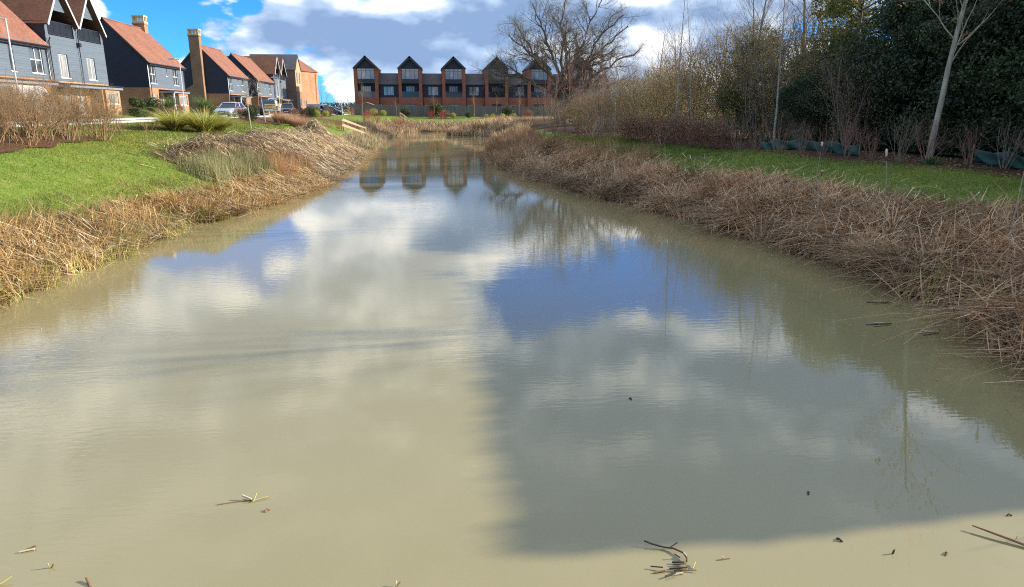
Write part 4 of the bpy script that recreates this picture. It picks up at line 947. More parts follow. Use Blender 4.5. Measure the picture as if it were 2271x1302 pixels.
# ---- slender bare trees ----
def slender(name, seed, h, r, mat, kids=(16, 20), ang=(.5, .9), lr=(.16, .3), up=.05, twig_up=.0, lean=(0, 0), frm=.3, tw=(5, 7), droop=0., third=True):
    R = random.Random(seed); a, b = Wood(), Wood()
    spec = [dict(n=9, k=6, wob=.035, up=.12, kids=kids, frm=frm, ang=ang, lr=lr, rr=.38, taper=.14), dict(n=5, k=3, wob=.12, up=up, kids=tw, frm=.2, ang=(.3, .8), lr=(.35, .6), rr=.6), dict(n=3, k=3, wob=.14, up=twig_up - droop, kids=(3, 4) if third else (0, 0), frm=.2, ang=(.3, .7), lr=(.4, .7), rr=.7), dict(n=2, k=3, wob=.1, up=-droop, kids=(0, 0), frm=0, ang=(0, 1), lr=(1, 1), rr=1)]
    if not third: spec = spec[:3]
    grow([a, b], R, (0, 0, 0), (lean[0], lean[1], 1), h, r, 0, spec)
    return [('trunk', a.mesh(name + '_trunk', M[mat])), ('crown', b.mesh(name + '_crown', M[mat if mat != 'bark_birch' else 'bark_grey']))]
sap_red = [slender('red_sapling', s, 5.3, .05, 'bark_red', (18, 24), (.35, .7), (.25, .4), .06, frm=.22) for s in (1, 2)]
for i, (x, y, s, rz) in enumerate([(8.8, 56.5, .82, 0), (9.4, 54.9, 1.0, 2), (10.3, 54.1, 1.12, 4), (11.2, 53.8, .98, 1), (12.4, 52.4, 1.05, 3)]):
    place('sapling', sap_red[i % 2], x, y, f'{ORD[i]} reddish twigged sapling from left in the clump below the oak', 'tree', 'reddish saplings below the oak', s, rz)
birch = slender('weeping_birch', 5, 8.2, .055, 'bark_birch', (22, 26), (.5, .9), (.2, .34), .10, .0, frm=.3, tw=(6, 9), droop=.28)
birch2 = slender('thin_birch', 6, 8.6, .045, 'bark_birch', (14, 18), (.4, .7), (.12, .24), .10, .0, frm=.35, tw=(4, 6), droop=.2)
place('birch_tree', birch2, 13.1, 51.2, 'thin pale birch trunk standing right of the oak', 'tree', s=.88)
place('birch_tree', birch2, 12.9, 37.4, 'tallest thin dark trunked birch behind the russet hedge', 'tree', s=1.06, rz=2)
place('birch_tree', birch, 14.3, 38.7, 'birch with weeping twigs behind the russet hedge', 'tree', s=.92)
place('birch_tree', birch, 15.4, 31.0, 'pale leaning birch in front of the ivy thicket', 'tree', rz=2.4, tilt=(0, .10))
# pale barked young tree with a few orange leaves
R = random.Random(77); a, b = Wood(), Wood(); tips = []
spec = [dict(n=9, k=8, wob=.02, up=.1, kids=(22, 24), frm=.32, ang=(.6, .95), lr=(.22, .40), rr=.32, taper=.2), dict(n=5, k=4, wob=.09, up=.05, kids=(4, 5), frm=.3, ang=(.4, .8), lr=(.3, .5), rr=.5), dict(n=3, k=3, wob=.12, up=.02, kids=(2, 3), frm=.3, ang=(.3, .7), lr=(.4, .6), rr=.6, tiplev=2), dict(n=2, k=3, wob=.1, up=0, kids=(0, 0), frm=0, ang=(0, 1), lr=(1, 1), rr=1, tiplev=2)]
grow([a, b], R, (0, 0, 0), (.05, 0, 1), 9.2, .11, 0, spec, tips)
tp = np.array([t[0] for t in tips if R.random() < .35]); tp = np.repeat(tp, 2, 0) + NPR.normal(0, .06, (len(tp) * 2, 3))
v_, f_, c_ = leaf_cards(tp, NPR.uniform(.045, .08, len(tp)), pick([(.50, .18, .04), (.30, .10, .04), (.36, .22, .07)], len(tp)))
place('young_tree', [('trunk', a.mesh('young_trunk', M['bark_pale'])), ('crown', b.mesh('young_crown', M['bark_pale'])), ('dead_leaves', mesh_np('dead_leaves', v_, f_, M['leaf'], c_))], 17.1, 23.0, 'pale barked young tree with a few orange leaves before dark evergreens', 'tree', tilt=(0, .01))
# lawn saplings and small trees by the fence
sap = [slender('lawn_sapling', s, 4.2, .075, 'bark_pale', (14, 17), (.35, .6), (.22, .36), .08, frm=.42) for s in (11, 12)]
place('sapling', sap[0], -12.3, 50.3, 'nearer staked thin sapling on the lawn left of the pond', 'tree', s=.8)
place('sapling', sap[1], -15.1, 67.0, 'farther thin sapling on the lawn beside the grass clumps', 'tree', s=.95, rz=1)
place('birch_tree', birch2, -20.4, 101.0, 'slim bare birch by the far street lamp on the left', 'tree', s=.78, rz=1)
small = [slender('small_tree', s, 4.6, .06, 'bark_brown', (14, 18), (.35, .6), (.24, .36), .08, frm=.4, third=False) for s in (21, 22)]
for i, (x, y, s) in enumerate([(-12.4, 130, 1.25), (.2, 131, .95), (7.5, 131, 1.0), (11.6, 131.5, .85), (15.6, 131, .95), (-6.5, 131, .7)]):
    lab = ['tall bare tree at the left end of the grey fence', 'small bare tree before the fence, between second and third towers', 'small bare tree before the fence, right of the third tower', 'small bare tree before the fence under the fourth tower', 'small bare tree before the fence, right of the fourth tower', 'short thin bare tree before the fence by the small shed'][i]
    place('small_tree', small[i % 2], x, y, lab, 'tree', 'small trees along the grey fence', s, i * 1.3)
for i, (x, y, s) in enumerate([(-29.5, 172, 1.6), (-26.5, 178, 1.5), (-21, 185, 1.3), (-24, 168, 1.1)]):
    place('bare_tree', small[i % 2], x, y, ['tallest bare tree on the horizon beside the orange block', 'slim bare tree on the horizon above the white van', 'slim bare tree on the horizon above the dark hatchback', 'short bare tree on the horizon behind the white van'][i], 'tree', 'thin trees on the horizon', s, i)

# ---- evergreens that shade the right bank ----
def evergreen(name, seed, h, rx, nleaf, pal, size=(.09, .15), blunt=.5, lumps=70, low=.12, lm='leaf_gloss'):
    g = np.random.default_rng(seed); R = random.Random(seed); a = Wood()
    a.add([(0, 0, -.2), (.05, .0, h * .2), (0, .1, h * .5), (.1, 0, h * .9)], [.30, .24, .15, .04], 8)
    for i in range(26):
        z = h * R.uniform(.1, .85); t = R.uniform(0, 6.283); l = rx * R.uniform(.5, .9); a.add([(0, 0, z), (math.cos(t) * l * .5, math.sin(t) * l * .5, z + .5), (math.cos(t) * l, math.sin(t) * l, z + .6)], [.06, .04, .015], 4)
    u = g.random(lumps); z = h * (low + (1 - low) * u); prof = np.clip(np.minimum(1, ((1 - u) / (1 - blunt)) ** .55), .15, 1) * np.clip(.55 + u * 2.2, 0, 1)
    th = g.uniform(0, 6.283, lumps); rr = rx * prof * np.sqrt(g.uniform(.25, 1, lumps)); cen = np.stack([np.cos(th) * rr, np.sin(th) * rr, z - .3], 1); rad = g.uniform(.75, 1.5, lumps) * rx / 3.4
    k = g.integers(0, lumps, nleaf); d = g.normal(0, 1, (nleaf, 3)); d /= np.linalg.norm(d, axis=1, keepdims=True)
    p = cen[k] + d * (rad[k] * g.uniform(.55, 1.05, nleaf) ** .7)[:, None] * [1, 1, .8]; p[:, 2] = np.maximum(p[:, 2], .15)
    tone = .7 + .6 * g.random(lumps)[k]
    global NPR
    keep = NPR; NPR = g; c = pick(pal, nleaf) * tone[:, None]; v, f, c = leaf_cards(p, g.uniform(*size, nleaf), c); NPR = keep
    return [('trunk', a.mesh(name + '_trunk', M['bark_oak'])), ('crown', mesh_np(name + '_crown', v, f, M[lm], c))]
DKG = [(.03, .052, .02), (.042, .066, .024), (.022, .04, .018), (.07, .092, .03)]
IVY = [(.07, .10, .022), (.11, .135, .028), (.15, .155, .04), (.05, .07, .018), (.20, .19, .05)]
ev = [evergreen('dark_evergreen', s, 6.3, 3.0, 80000, DKG, (.045, .085), lumps=95, blunt=.6, low=.03) for s in (3, 4)]
evi = evergreen('ivy_tree', 8, 9.0, 3.0, 27000, IVY, (.05, .09), .3, 40, .1, 'leaf_ivy')
EV = [(21.8, 17.2, 1.0, 'dark evergreen just outside the right edge, next to the unseen shadow hedge'), (21.5, 20.4, 1.0, 'dark evergreen at the far right edge behind the reeds'), (21.4, 23.8, 1.04, 'dark evergreen right of the pale young tree'), (24.8, 21.8, 1.2, 'dark evergreen at right, set back behind its neighbours'),
      (21.6, 27.2, 1.08, 'dark evergreen directly behind the pale young tree'), (21.9, 30.6, 1.12, 'dark evergreen left of the pale young tree'), (25.8, 26.6, 1.3, 'dark evergreen in the back row behind the pale young tree top'), (26.2, 32.0, 1.38, 'tallest dark evergreen, in the back row at the left end')]
for i, (x, y, s, lab) in enumerate(EV): place('evergreen_tree', ev[i % 2], x, y, lab, 'tree', 'dark evergreens on the right bank', s, i * 1.1)
# unseen conifer hedge, flat top and square end shaped for the straight water shadow
def shadow_hedge(x0, x1, y0, y1, z1, label):
    z0 = gz((x0 + x1) / 2, (y0 + y1) / 2); h = z1 - z0; o = thing('shadow_hedge', label, 'hedge', ((x0 + x1) / 2, (y0 + y1) / 2, z0)); hx, hy_ = (x1 - x0) / 2, (y1 - y0) / 2
    for k in range(int(hy_ * 2 / 1.4)):
        yy = -hy_ + .7 + k * 1.4; MB().tube([(0, yy, -.2), (.03, yy, h * .5), (0, yy, h - .4)], [.16, .11, .03], 6).build('trunk', M['bark_oak'], o)
    n = 90000; u = NPR.uniform(-1, 1, (n, 3)); ax = NPR.integers(0, 3, n); m_ = NPR.random(n) < .8; u[np.arange(n)[m_], ax[m_]] = np.sign(u[np.arange(n)[m_], ax[m_]]) * NPR.uniform(.93, 1.01, m_.sum())
    p = u * [hx, hy_, h / 2]; p[:, 2] += h / 2; v, f, c = leaf_cards(p, NPR.uniform(.09, .16, n), pick(DKG, n)); link('foliage', mesh_np('hedge_foliage', v, f, M['leaf_gloss'], c), o)
shadow_hedge(18.2, 20.6, 6.5, 15.8, 6.95, 'unseen clipped conifer hedge shaping the water shadow, beyond the right frame edge')
place('ivy_tree', evi, 21.0, 34.6, 'sunlit ivy covered tree left of the dark evergreens', 'tree', s=.88)
place('ivy_tree', evi, 18.6, 40.2, 'low ivy smothered tree inside the brown thicket', 'tree', s=.66, rz=1)
place('evergreen_tree', ev[0], 17.6, 32.4, 'low dark evergreen bush left of the tall evergreens', 'bush', 'dark evergreens on the right bank', .55, 2)
place('ivy_tree', evi, 24.0, 39.5, 'taller ivy covered tree behind the sunlit ivy tree', 'tree', s=1.15, rz=2)
place('ivy_tree', evi, 21.6, 47, 'ivy topped tree rising over the brown thicket', 'tree', s=.8, rz=4)
bigbare = slender('thicket_tree', 31, 11, .16, 'bark_grey', (20, 24), (.5, .9), (.24, .4), .05, frm=.25, tw=(6, 8))
for i, (x, y, s) in enumerate([(20.5, 45, .95), (23.5, 44, 1.1), (25, 55, 1.0), (27, 36, 1.0), (21, 66, .8), (26, 75, .9), (20.4, 12.6, .80)]):
    place('bare_tree', bigbare, x, y, ['bare tree over the thicket, left of the ivy topped tree', 'tall bare tree over the thicket, right of the ivy topped tree', 'bare tree deep behind the middle of the thicket', 'tall bare tree between the ivy trees and evergreens', 'low bare tree right of the oak', 'bare tree far behind the thicket right of the oak', 'bare tree behind the conifer hedge beyond the right frame edge'][i], 'tree', 'bare trees behind the thicket', s, i * 1.7)
# ---- brown twiggy thicket with sparse small leaves ----
def thicket(name, seed, h, w, nleaf, mat, pal, stems=22):
    me = shrub_mesh(name + '_stems', seed, h, stems, .55, M[mat], (6, 8), (6, 8), .03, .5, .12, .05, .8)
    g = np.random.default_rng(seed); u = g.normal(0, 1, (nleaf, 3)); u /= np.linalg.norm(u, axis=1, keepdims=True); r = g.random(nleaf) ** .4
    p = u * r[:, None] * [w, w, h * .46]; p[:, 2] += h * .50; keepv = vnoise(p[:, 0] * 3 + 40, p[:, 2] * 3 + p[:, 1], 1.0, seed) > .42; p = p[keepv]; p[:, 2] = np.abs(p[:, 2])
    n = len(p); v, f, c = leaf_cards(p, g.uniform(.025, .055, n), pick(pal, n, .25))
    return [('stems', me), ('foliage', mesh_np(name + '_foliage', v, f, M['leaf'], c))]
OLIVE = [(.24, .19, .07), (.30, .22, .09), (.17, .155, .045), (.36, .28, .12), (.13, .11, .04)]
tk = [thicket('olive_thicket', 51, 5.2, 2.7, 15000, 'bark_brown', OLIVE), thicket('brown_thicket', 52, 5.0, 2.5, 7000, 'bark_grey', [(.26, .17, .09), (.18, .14, .05), (.32, .22, .12)])]
TK = [(14.5, 62, .72, 1), (15.4, 56, .85, 0), (15.6, 50, .95, 0), (18.0, 52, 1.2, 1), (17.6, 46, 1.2, 0), (18.4, 42, 1.3, 0), (18.4, 38, 1.25, 1), (19.0, 35, 1.15, 0), (21.8, 37.5, 1.4, 0), (21, 75, .8, 1), (23.3, 66, .9, 0), (15.6, 75, .7, 1), (18.5, 30, .8, 1), (26, 60, 1.0, 1), (17.5, 82, .75, 0), (20.5, 88, .8, 1), (13.6, 66, .62, 0), (14.0, 58, .7, 1), (16.8, 60, .9, 0), (17.2, 68, .9, 1), (19.5, 58, 1.05, 0), (24, 78, 1.1, 0), (29, 84, 1.2, 1), (34, 92, 1.2, 0), (30, 70, 1.2, 0), (15.2, 86, .62, 1), (18.8, 90, .6, 0)]
for i, (x, y, s, k) in enumerate(sorted(TK, key=lambda t: t[0] / t[1])):
    place('thicket_bush', tk[k], x, y, f'{ORD[i]} tall {"olive leaved" if k == 0 else "grey brown leafless"} bush from left in the right bank thicket', 'bush', 'tall bushes of the right bank thicket', s, i * 1.9)
# ---- shrubs along the right bed ----
def leafy(name, seed, h, w, n, pal, size, mat, stems=9):
    me = shrub_mesh(name + '_stems', seed, h, stems, .45, M[mat], (4, 6), (3, 5), .012, .55, base=.15)
    g = np.random.default_rng(seed); u = g.normal(0, 1, (n, 3)); u /= np.linalg.norm(u, axis=1, keepdims=True); p = u * (g.random(n) ** .45)[:, None] * [w, w, h * .48]; p[:, 2] += h * .52
    v, f, c = leaf_cards(p, g.uniform(*size, n), pick(pal, n, .25)); return [('stems', me), ('foliage', mesh_np(name + '_foliage', v, f, M['leaf'], c))]
russet = [leafy('russet', s, 1.75, .75, 1700, [(.30, .15, .08), (.22, .10, .055), (.38, .21, .12), (.15, .075, .045)], (.03, .055), 'bark_grey') for s in (61, 62)]
HG = [(11.3, 40.9), (11.8, 40.2), (12.2, 39.3), (12.5, 38.3), (12.8, 37.2), (13.0, 36.1), (13.3, 35.0), (13.7, 34.2), (14.0, 33.3)]
for i, (x, y) in enumerate(HG): place('beech_shrub', russet[i % 2], x, y, f'{ORD[i]} russet leaved shrub from left in the low hedge by the grass', 'shrub', 'russet hedge shrubs', RND.uniform(.9, 1.12), i * 2.1)
bs = [shrub_mesh('brown_shrub', 71, 1.9, 14, .5, M['bark_brown'], r0=.013), shrub_mesh('grey_shrub', 72, 1.7, 12, .6, M['bark_grey'], r0=.013)]
BR = [(9.7, 57.5), (10.4, 56.5), (11.3, 55.9), (12.0, 53.5), (11.6, 48.8), (11.2, 45.5), (10.9, 43.2), (11.4, 42.2), (12.6, 57), (13.4, 50), (12.6, 45)]
for i, (x, y) in enumerate(sorted(BR, key=lambda t: t[0] / t[1])): place('bare_shrub', bs[i % 2], x, y, f'{ORD[i]} bare twiggy shrub from left along the bed below the oak', 'shrub', 'bare shrubs along the bed below the oak', RND.uniform(.85, 1.15), i * 2.3)
UN = [(14.3, 32.3), (13.6, 29.0), (13.9, 27.6), (14.5, 26.9), (15.0, 26.2), (15.4, 25.2), (15.6, 24.0), (15.9, 22.8), (16.3, 22.0), (17.2, 21.2), (17.8, 20.4), (18.2, 19.6), (15.8, 29.5), (16.6, 27.4)]
dk = shrub_mesh('dark_shrub', 73, 1.5, 11, .6, M['bark_red'], r0=.012)
for i, (x, y) in enumerate(sorted(UN, key=lambda t: t[0] / t[1])): place('bare_shrub', dk if i % 3 else bs[1], x, y, f'{ORD[i]} bare shrub from left in the shaded mulch under the trees', 'shrub', 'bare shrubs in the shade on the right', RND.uniform(.7, 1.1), i * 2.3)
pale = shrub_mesh('pale_shrub', 74, 1.5, 6, .75, M['bark_pale'], (3, 4), (3, 4), .02)
place('bare_shrub', pale, 12.2, 37.4, 'pale many branched bare shrub in front of the russet hedge', 'shrub')
place('bare_shrub', pale, 10.6, 47.5, 'pale forked bare shrub on the bed edge, left of the russet hedge', 'shrub', rz=1, s=.9)
# tuft of fresh green grass at the young tree's foot
n = 260; a_ = NPR.uniform(0, 6.283, n); r_ = NPR.random(n) * .25; v_, f_, c_ = blades(np.stack([np.cos(a_) * r_, np.sin(a_) * r_, np.zeros(n)], 1), UPV(n, .2), hdir(n), NPR.uniform(.25, .45, n), NPR.uniform(.2, .9, n), NPR.uniform(.008, .016, n), pick([(.06, .13, .03), (.08, .16, .04)], n), 3)
tuft_me = mesh_np('grass_tuft', v_, f_, M['grass'], c_); place('grass_tuft', tuft_me, 16.4, 21.9, 'lush green grass tuft right of the pale young tree foot', 'plant')

# ---- left bank planting ----
ls = [shrub_mesh('tan_shrub', 81, 1.35, 20, .65, M['bark_tan'], (8, 10), (7, 9), .011, wob=.16, base=.3, lv=4), shrub_mesh('rust_shrub', 82, 1.45, 20, .6, M['bark_brown'], (8, 10), (7, 9), .011, wob=.16, base=.3, lv=4), shrub_mesh('red_tan_shrub', 83, 1.3, 18, .65, M['bark_tan'], (7, 9), (6, 8), .008, wob=.16, base=.3, lv=4)]
BS = [(-14.6, 23.2), (-13.7, 24.2), (-14.9, 24.6), (-13.5, 25.4), (-14.8, 26.2), (-13.7, 26.9), (-15.2, 27.4), (-13.6, 28.2), (-14.9, 28.9), (-13.9, 29.8), (-15.0, 30.6), (-14.0, 31.6), (-15.7, 25.6), (-16.0, 28.0), (-15.6, 22.4), (-14.2, 25.2), (-14.3, 27.6), (-14.5, 30.0), (-13.4, 30.6), (-15.8, 30.2)]
for i, (x, y) in enumerate(sorted(BS, key=lambda t: t[0] / t[1])): place('bare_shrub', ls[i % 3], x, y, f'{ORD[i]} bare tan twiggy shrub from left in the mulch bed at left', 'shrub', 'bare shrubs in the left mulch bed', RND.uniform(1.1, 1.5), i * 1.7)
bs2 = shrub_mesh('sparse_shrub', 84, .6, 7, .7, M['dog_or'], (2, 4), (2, 3), .007)
for i, (x, y) in enumerate([(-15.3, 37.2), (-15.9, 38.8), (-15.4, 39.6), (-15.0, 40.4), (-14.5, 39.4), (-14.3, 37.8)]): place('low_shrub', bs2, x, y, f'{ORD[i]} low sparse reddish shrub from left beside the yellow clumps', 'shrub', 'low shrubs beside the yellow clumps', RND.uniform(.9, 1.3), i * 1.3)
def spiky(name, seed, n, h, pal, wid, bend=(.3, 1.1), stem=0., up=.5, seg=4):
    global NPR
    keep = NPR; NPR = np.random.default_rng(seed)
    a = NPR.uniform(0, 6.283, n); r = NPR.random(n) * .22; b = np.stack([np.cos(a) * r, np.sin(a) * r, np.full(n, stem)], 1); le = np.stack([np.cos(a), np.sin(a), np.zeros(n)], 1)
    upv = np.array([0, 0, 1.]) + le * NPR.uniform(0, up, (n, 1)); upv /= np.linalg.norm(upv, axis=1, keepdims=True)
    o = blades(b, upv, le, NPR.uniform(.65, 1.05, n) * h, NPR.uniform(*bend, n), np.full(n, wid), pick(pal, n, .15), seg, tipw=.1); NPR = keep
    return mesh_np(name, *o[:2], M['leaf'], o[2])
YEL = [(.50, .46, .08), (.62, .56, .14), (.36, .38, .06), (.70, .62, .22), (.22, .28, .05)]
ph = spiky('yellow_flax', 91, 700, 2.3, YEL, .06, (.55, 1.3), up=.4, seg=6)
place('yellow_flax', ph, -13.8, 40.3, 'yellow striped flax clump, left of the pair on the lawn edge', 'plant', 'yellow flax clumps', .82)
place('yellow_flax', ph, -12.6, 41.3, 'largest yellow striped flax clump on the lawn edge', 'plant', 'yellow flax clumps', .95, 2)
place('yellow_flax', ph, -12.6, 44.2, 'yellow striped flax clump on the right, behind the largest one', 'plant', 'yellow flax clumps', .75, 4)
place('bronze_flax', spiky('bronze_flax', 92, 260, 1.5, [(.14, .07, .05), (.20, .11, .08), (.10, .05, .04), (.24, .15, .10)], .05, (.1, .6), up=.7), -15.3, 44.2, 'bronze leaved flax behind the yellow clumps', 'plant')
cg = spiky('cordyline_head', 93, 230, 1.3, [(.12, .19, .05), (.18, .25, .07), (.09, .14, .04)], .045, (.15, .6), stem=.7, up=1.3)
def cordyline(x, y, label, s=1.):
    o = thing('cordyline_palm', label, 'plant', (x, y, gz(x, y)), 0, 'spiky green palms in front gardens'); o.scale = (s, s, s)
    MB().tube([(0, 0, -.1), (.02, 0, .4), (0, .02, .75)], [.10, .085, .07], 8).build('trunk', M['bark_brown'], o); link('leaf_head', cg, o)
cordyline(-25.3, 73.0, 'spiky green palm by the front door of the ridge chimney house', 1.15); cordyline(-24.4, 80.5, 'spiky green palm left of the silver car', 1.35)
def clipped(name, nx_, ny_, nz_, n, pal, round_=False):
    u = NPR.uniform(-1, 1, (n, 3))
    if round_: u /= np.linalg.norm(u, axis=1, keepdims=True)
    else:
        ax = NPR.integers(0, 3, n); u[np.arange(n), ax] = np.sign(u[np.arange(n), ax])
    p = u * [nx_, ny_, nz_] * NPR.uniform(.86, 1.04, (n, 1)); p[:, 2] += nz_ if not round_ else nz_
    v, f, c = leaf_cards(p, NPR.uniform(.03, .06, n), pick(pal, n, .25)); return mesh_np(name, v, f, M['leaf'], c)
BOXG = [(.05, .085, .02), (.08, .12, .03), (.035, .06, .015), (.11, .13, .04)]
bx = clipped('box_block', .55, .55, .38, 2600, BOXG); bl = clipped('box_ball', .42, .42, .42, 1600, BOXG, True)
place('box_hedge', clipped('box_long', .5, .95, .36, 3600, BOXG), -25.6, 66.3, 'long low clipped box hedge before the twin gabled house', 'hedge')
place('box_hedge', bx, -25.5, 69.2, 'cube clipped box hedge on the right by the brick side wall', 'hedge', s=1.05)
for i, (x, y, z) in enumerate([(-26.2, 67.2, .75), (-26.0, 68.0, .62)]):
    o = thing('topiary_ball', ['left clipped topiary ball on a stem by the bay window', 'right clipped topiary ball on a stem by the bay window'][i], 'plant', (x, y, gz(x, y)), 0, 'topiary balls by the bay window'); MB().tube([(0, 0, -.05), (0, 0, z + .1)], .03, 6).build('stem', M['bark_brown'], o); link('ball', bl, o, (0, 0, z))
gs = [leafy('green_shrub', 101, 1.1, .65, 1500, [(.09, .13, .03), (.13, .17, .04), (.06, .09, .02), (.18, .18, .05)], (.04, .075), 'bark_brown', 6), leafy('dark_green_shrub', 102, 1.2, .7, 1700, [(.03, .05, .015), (.05, .075, .02)], (.04, .07), 'bark_brown', 6), leafy('red_leaf_shrub', 103, 1.0, .65, 1400, [(.20, .07, .045), (.16, .10, .045), (.26, .15, .07)], (.025, .045), 'bark_red', 12), leafy('lime_shrub', 104, .9, .55, 1300, [(.34, .36, .05), (.26, .30, .04), (.44, .42, .09)], (.035, .06), 'bark_brown', 6)]
GS = [(-26.4, 71.8, 1, 1.4, 'dark green shrub by the ridge chimney house corner'), (-26.2, 74.6, 0, 1.0, 'green shrub below the ridge chimney house window'), (-24.6, 84.5, 0, 1.2, 'green bush behind the silver car'), (-25.2, 103, 0, 1.3, 'green bush below the chimney stack'), (-24.2, 100, 1, 1.1, 'dark bush between silver car and chimney stack'),
      (-16.6, 64.8, 2, 1.15, 'red and orange shrub behind the farther sapling'), (-15.7, 64.6, 1, 1.05, 'dark green bush in the bed behind the nearer sapling'), (-16.5, 88.5, 2, 1.2, 'reddish shrub on the lawn edge before the parked estate'), (-16.1, 92, 2, 1.2, 'rust shrub, middle of the far lawn bed'), (-15.7, 95, 1, 1.1, 'dark green shrub in the far lawn bed'), (-15.4, 98, 3, 1.1, 'lime yellow shrub at the front of the far lawn bed'), (-16.2, 102, 0, 1.2, 'green shrub at the back of the far lawn bed'), (-15.6, 108, 3, 1.0, 'lime shrub beyond the far lawn bed'), (-15.8, 112, 2, 1.2, 'orange red shrub near the white van')]
for x, y, k, s, lab in GS: place('shrub', gs[k], x, y, lab, 'shrub', 'leafy shrubs along the left gardens', s, x * 3)
FP = [(-10.6, 131.2, 3, 1.5, 'bright lime shrub before the fence under the small shed, left one'), (-8.9, 131.5, 3, 1.2, 'bright lime shrub before the fence, right of the small shed pair'), (-5.0, 132.5, 1, 1.4, 'dark green shrub climbing the fence below second tower'), (.6, 132.8, 1, 2.2, 'tall dark ivy shrub on the fence beside the second link'),
      (2.2, 131, 2, 1.5, 'red shrub before the fence, left of the third tower'), (3.6, 130.6, 3, 1.1, 'yellow green shrub before the fence below third tower'), (6.4, 130.4, 1, 1.0, 'low dark shrub before the fence below third tower'), (9.6, 130.6, 3, .9, 'first small lime shrub below the third link'), (10.8, 130.6, 3, .9, 'second small lime shrub below the fourth tower'), (12.6, 130.6, 3, .9, 'third small lime shrub below the fourth tower'), (13.8, 132.4, 1, 1.7, 'dark climbing shrub on the fence right of fourth tower'), (14.6, 130.6, 3, 1.0, 'rightmost small lime shrub before the fence'), (17.5, 131, 2, 1.4, 'red shrub before the fence below fifth tower')]
for x, y, k, s, lab in FP: place('shrub', gs[k], x, y, lab, 'shrub', 'leafy shrubs along the grey fence', s, x * 3)
dg = [shrub_mesh('dogwood', 111, 1.25, 34, .5, M['dogwood'], (2, 3), (1, 2), .011, lv=2, base=.4), shrub_mesh('orange_dogwood', 112, 1.2, 34, .5, M['dog_or'], (2, 3), (1, 2), .011, lv=2, base=.4)]
DG = [(-11.4, 75.4, 1, 1.0, 'left rust stemmed shrub on the bank by the near handrail'), (-10.8, 77, 1, 1.1, 'middle rust stemmed shrub on the bank by the near handrail'), (-10.1, 78.8, 0, 1.0, 'red stemmed shrub touching the near handrail'), (-9.4, 104, 0, 1.4, 'red dogwood on the bank beyond the near handrail, left'), (-8.2, 106, 0, 1.3, 'red dogwood on the bank beyond the near handrail, right'), (-5.2, 112, 0, 1.6, 'brightest red dogwood left of the far handrail'), (-3.4, 116, 1, 1.3, 'rusty shrub just right of the far handrail'),
      (-14, 126, 1, 1.4, 'brown twiggy shrub at the fence left end'), (-11, 128, 1, 1.3, 'brown twiggy shrub before the tan shed'), (-.4, 129.5, 0, 1.4, 'red stemmed shrub left of the third tower'), (1.6, 129.5, 0, 1.3, 'red stemmed shrub below the third tower'), (16.4, 129.5, 0, 1.3, 'red stemmed shrub below the fifth tower'), (-16.9, 66.6, 0, 1.0, 'red dogwood behind the farther sapling')]
for x, y, k, s, lab in DG: place('dogwood_shrub', dg[k], x, y, lab, 'shrub', 'red and rust stemmed dogwoods', s, x)
og = spiky('ornamental_grass', 121, 900, 1.25, [(.46, .30, .17), (.54, .38, .22), (.38, .20, .12), (.42, .16, .10)], .018, (.05, .55), up=.45, seg=3)
for i, (x, y) in enumerate([(-14.9, 71.5), (-14.0, 69.6), (-13.2, 67.6), (-12.5, 66.0), (-11.9, 64.4), (-11.2, 63.0), (-10.6, 61.8)]): place('ornamental_grass', og, x, y, f'{ORD[i]} tan ornamental grass clump from left in the lawn row', 'plant', 'tan ornamental grass clumps on the lawn', RND.uniform(.9, 1.1), i)
# far hedgerow behind everything
n = 40000; x_ = NPR.uniform(-260, 260, n); y_ = NPR.normal(330, 4, n); z_ = NPR.random(n) * (2.2 + 2.2 * vnoise(x_, y_, 9, 4)) + 2.4
v_, f_, c_ = leaf_cards(np.stack([x_, y_, z_], 1), NPR.uniform(.3, .6, n), pick([(.05, .05, .025), (.07, .06, .03), (.04, .05, .02)], n)); tag(link('far_hedgerow', mesh_np('far_hedgerow', v_, f_, M['leaf'], c_)), 'dark hedgerow along the horizon behind the terrace', 'hedgerow', kind='stuff')
# ================= street furniture, steps, vehicles, debris =================
def lamp_post(x, y, label, h=5.0):
    z = gz(x, y); o = thing('street_lamp', label, 'lamp post', (x, y, z), 0, 'street lamps along the road')
    MB().tube([(0, 0, -.2), (0, 0, 1.2), (0, 0, 1.21), (0, 0, h)], [.075, .075, .05, .04], 10).build('column', M['steel'], o, smooth=True)
    MB().tube([(0, 0, h - .05), (-.35, 0, h + .02)], [.035, .03], 8).build('arm', M['steel'], o)
    MB().prism([(-.95, h - .02), (-.34, h - .03), (-.30, h + .05), (-.5, h + .10), (-.9, h + .06)], -.12, .12, 'y').build('lantern', M['steel'], o, bevel=.02)
    MB().box(-.88, -.42, -.09, .09, h - .045, h - .031).build('lens', M['lens'], o)
    MB().box(.05, .085, -.05, .05, .5, 1.1).build('access_door', M['steel'], o)
lamp_post(-22.75, 42.9, 'pale street lamp at the left edge in front of the nearest house', 5.5); lamp_post(-22.4, 68.5, 'pale street lamp in front of the tall chimney stack', 5.1)
lamp_post(-21.0, 103, 'pale street lamp before the brown brick block'); lamp_post(-15.2, 124, 'pale street lamp beside the dark hatchback')
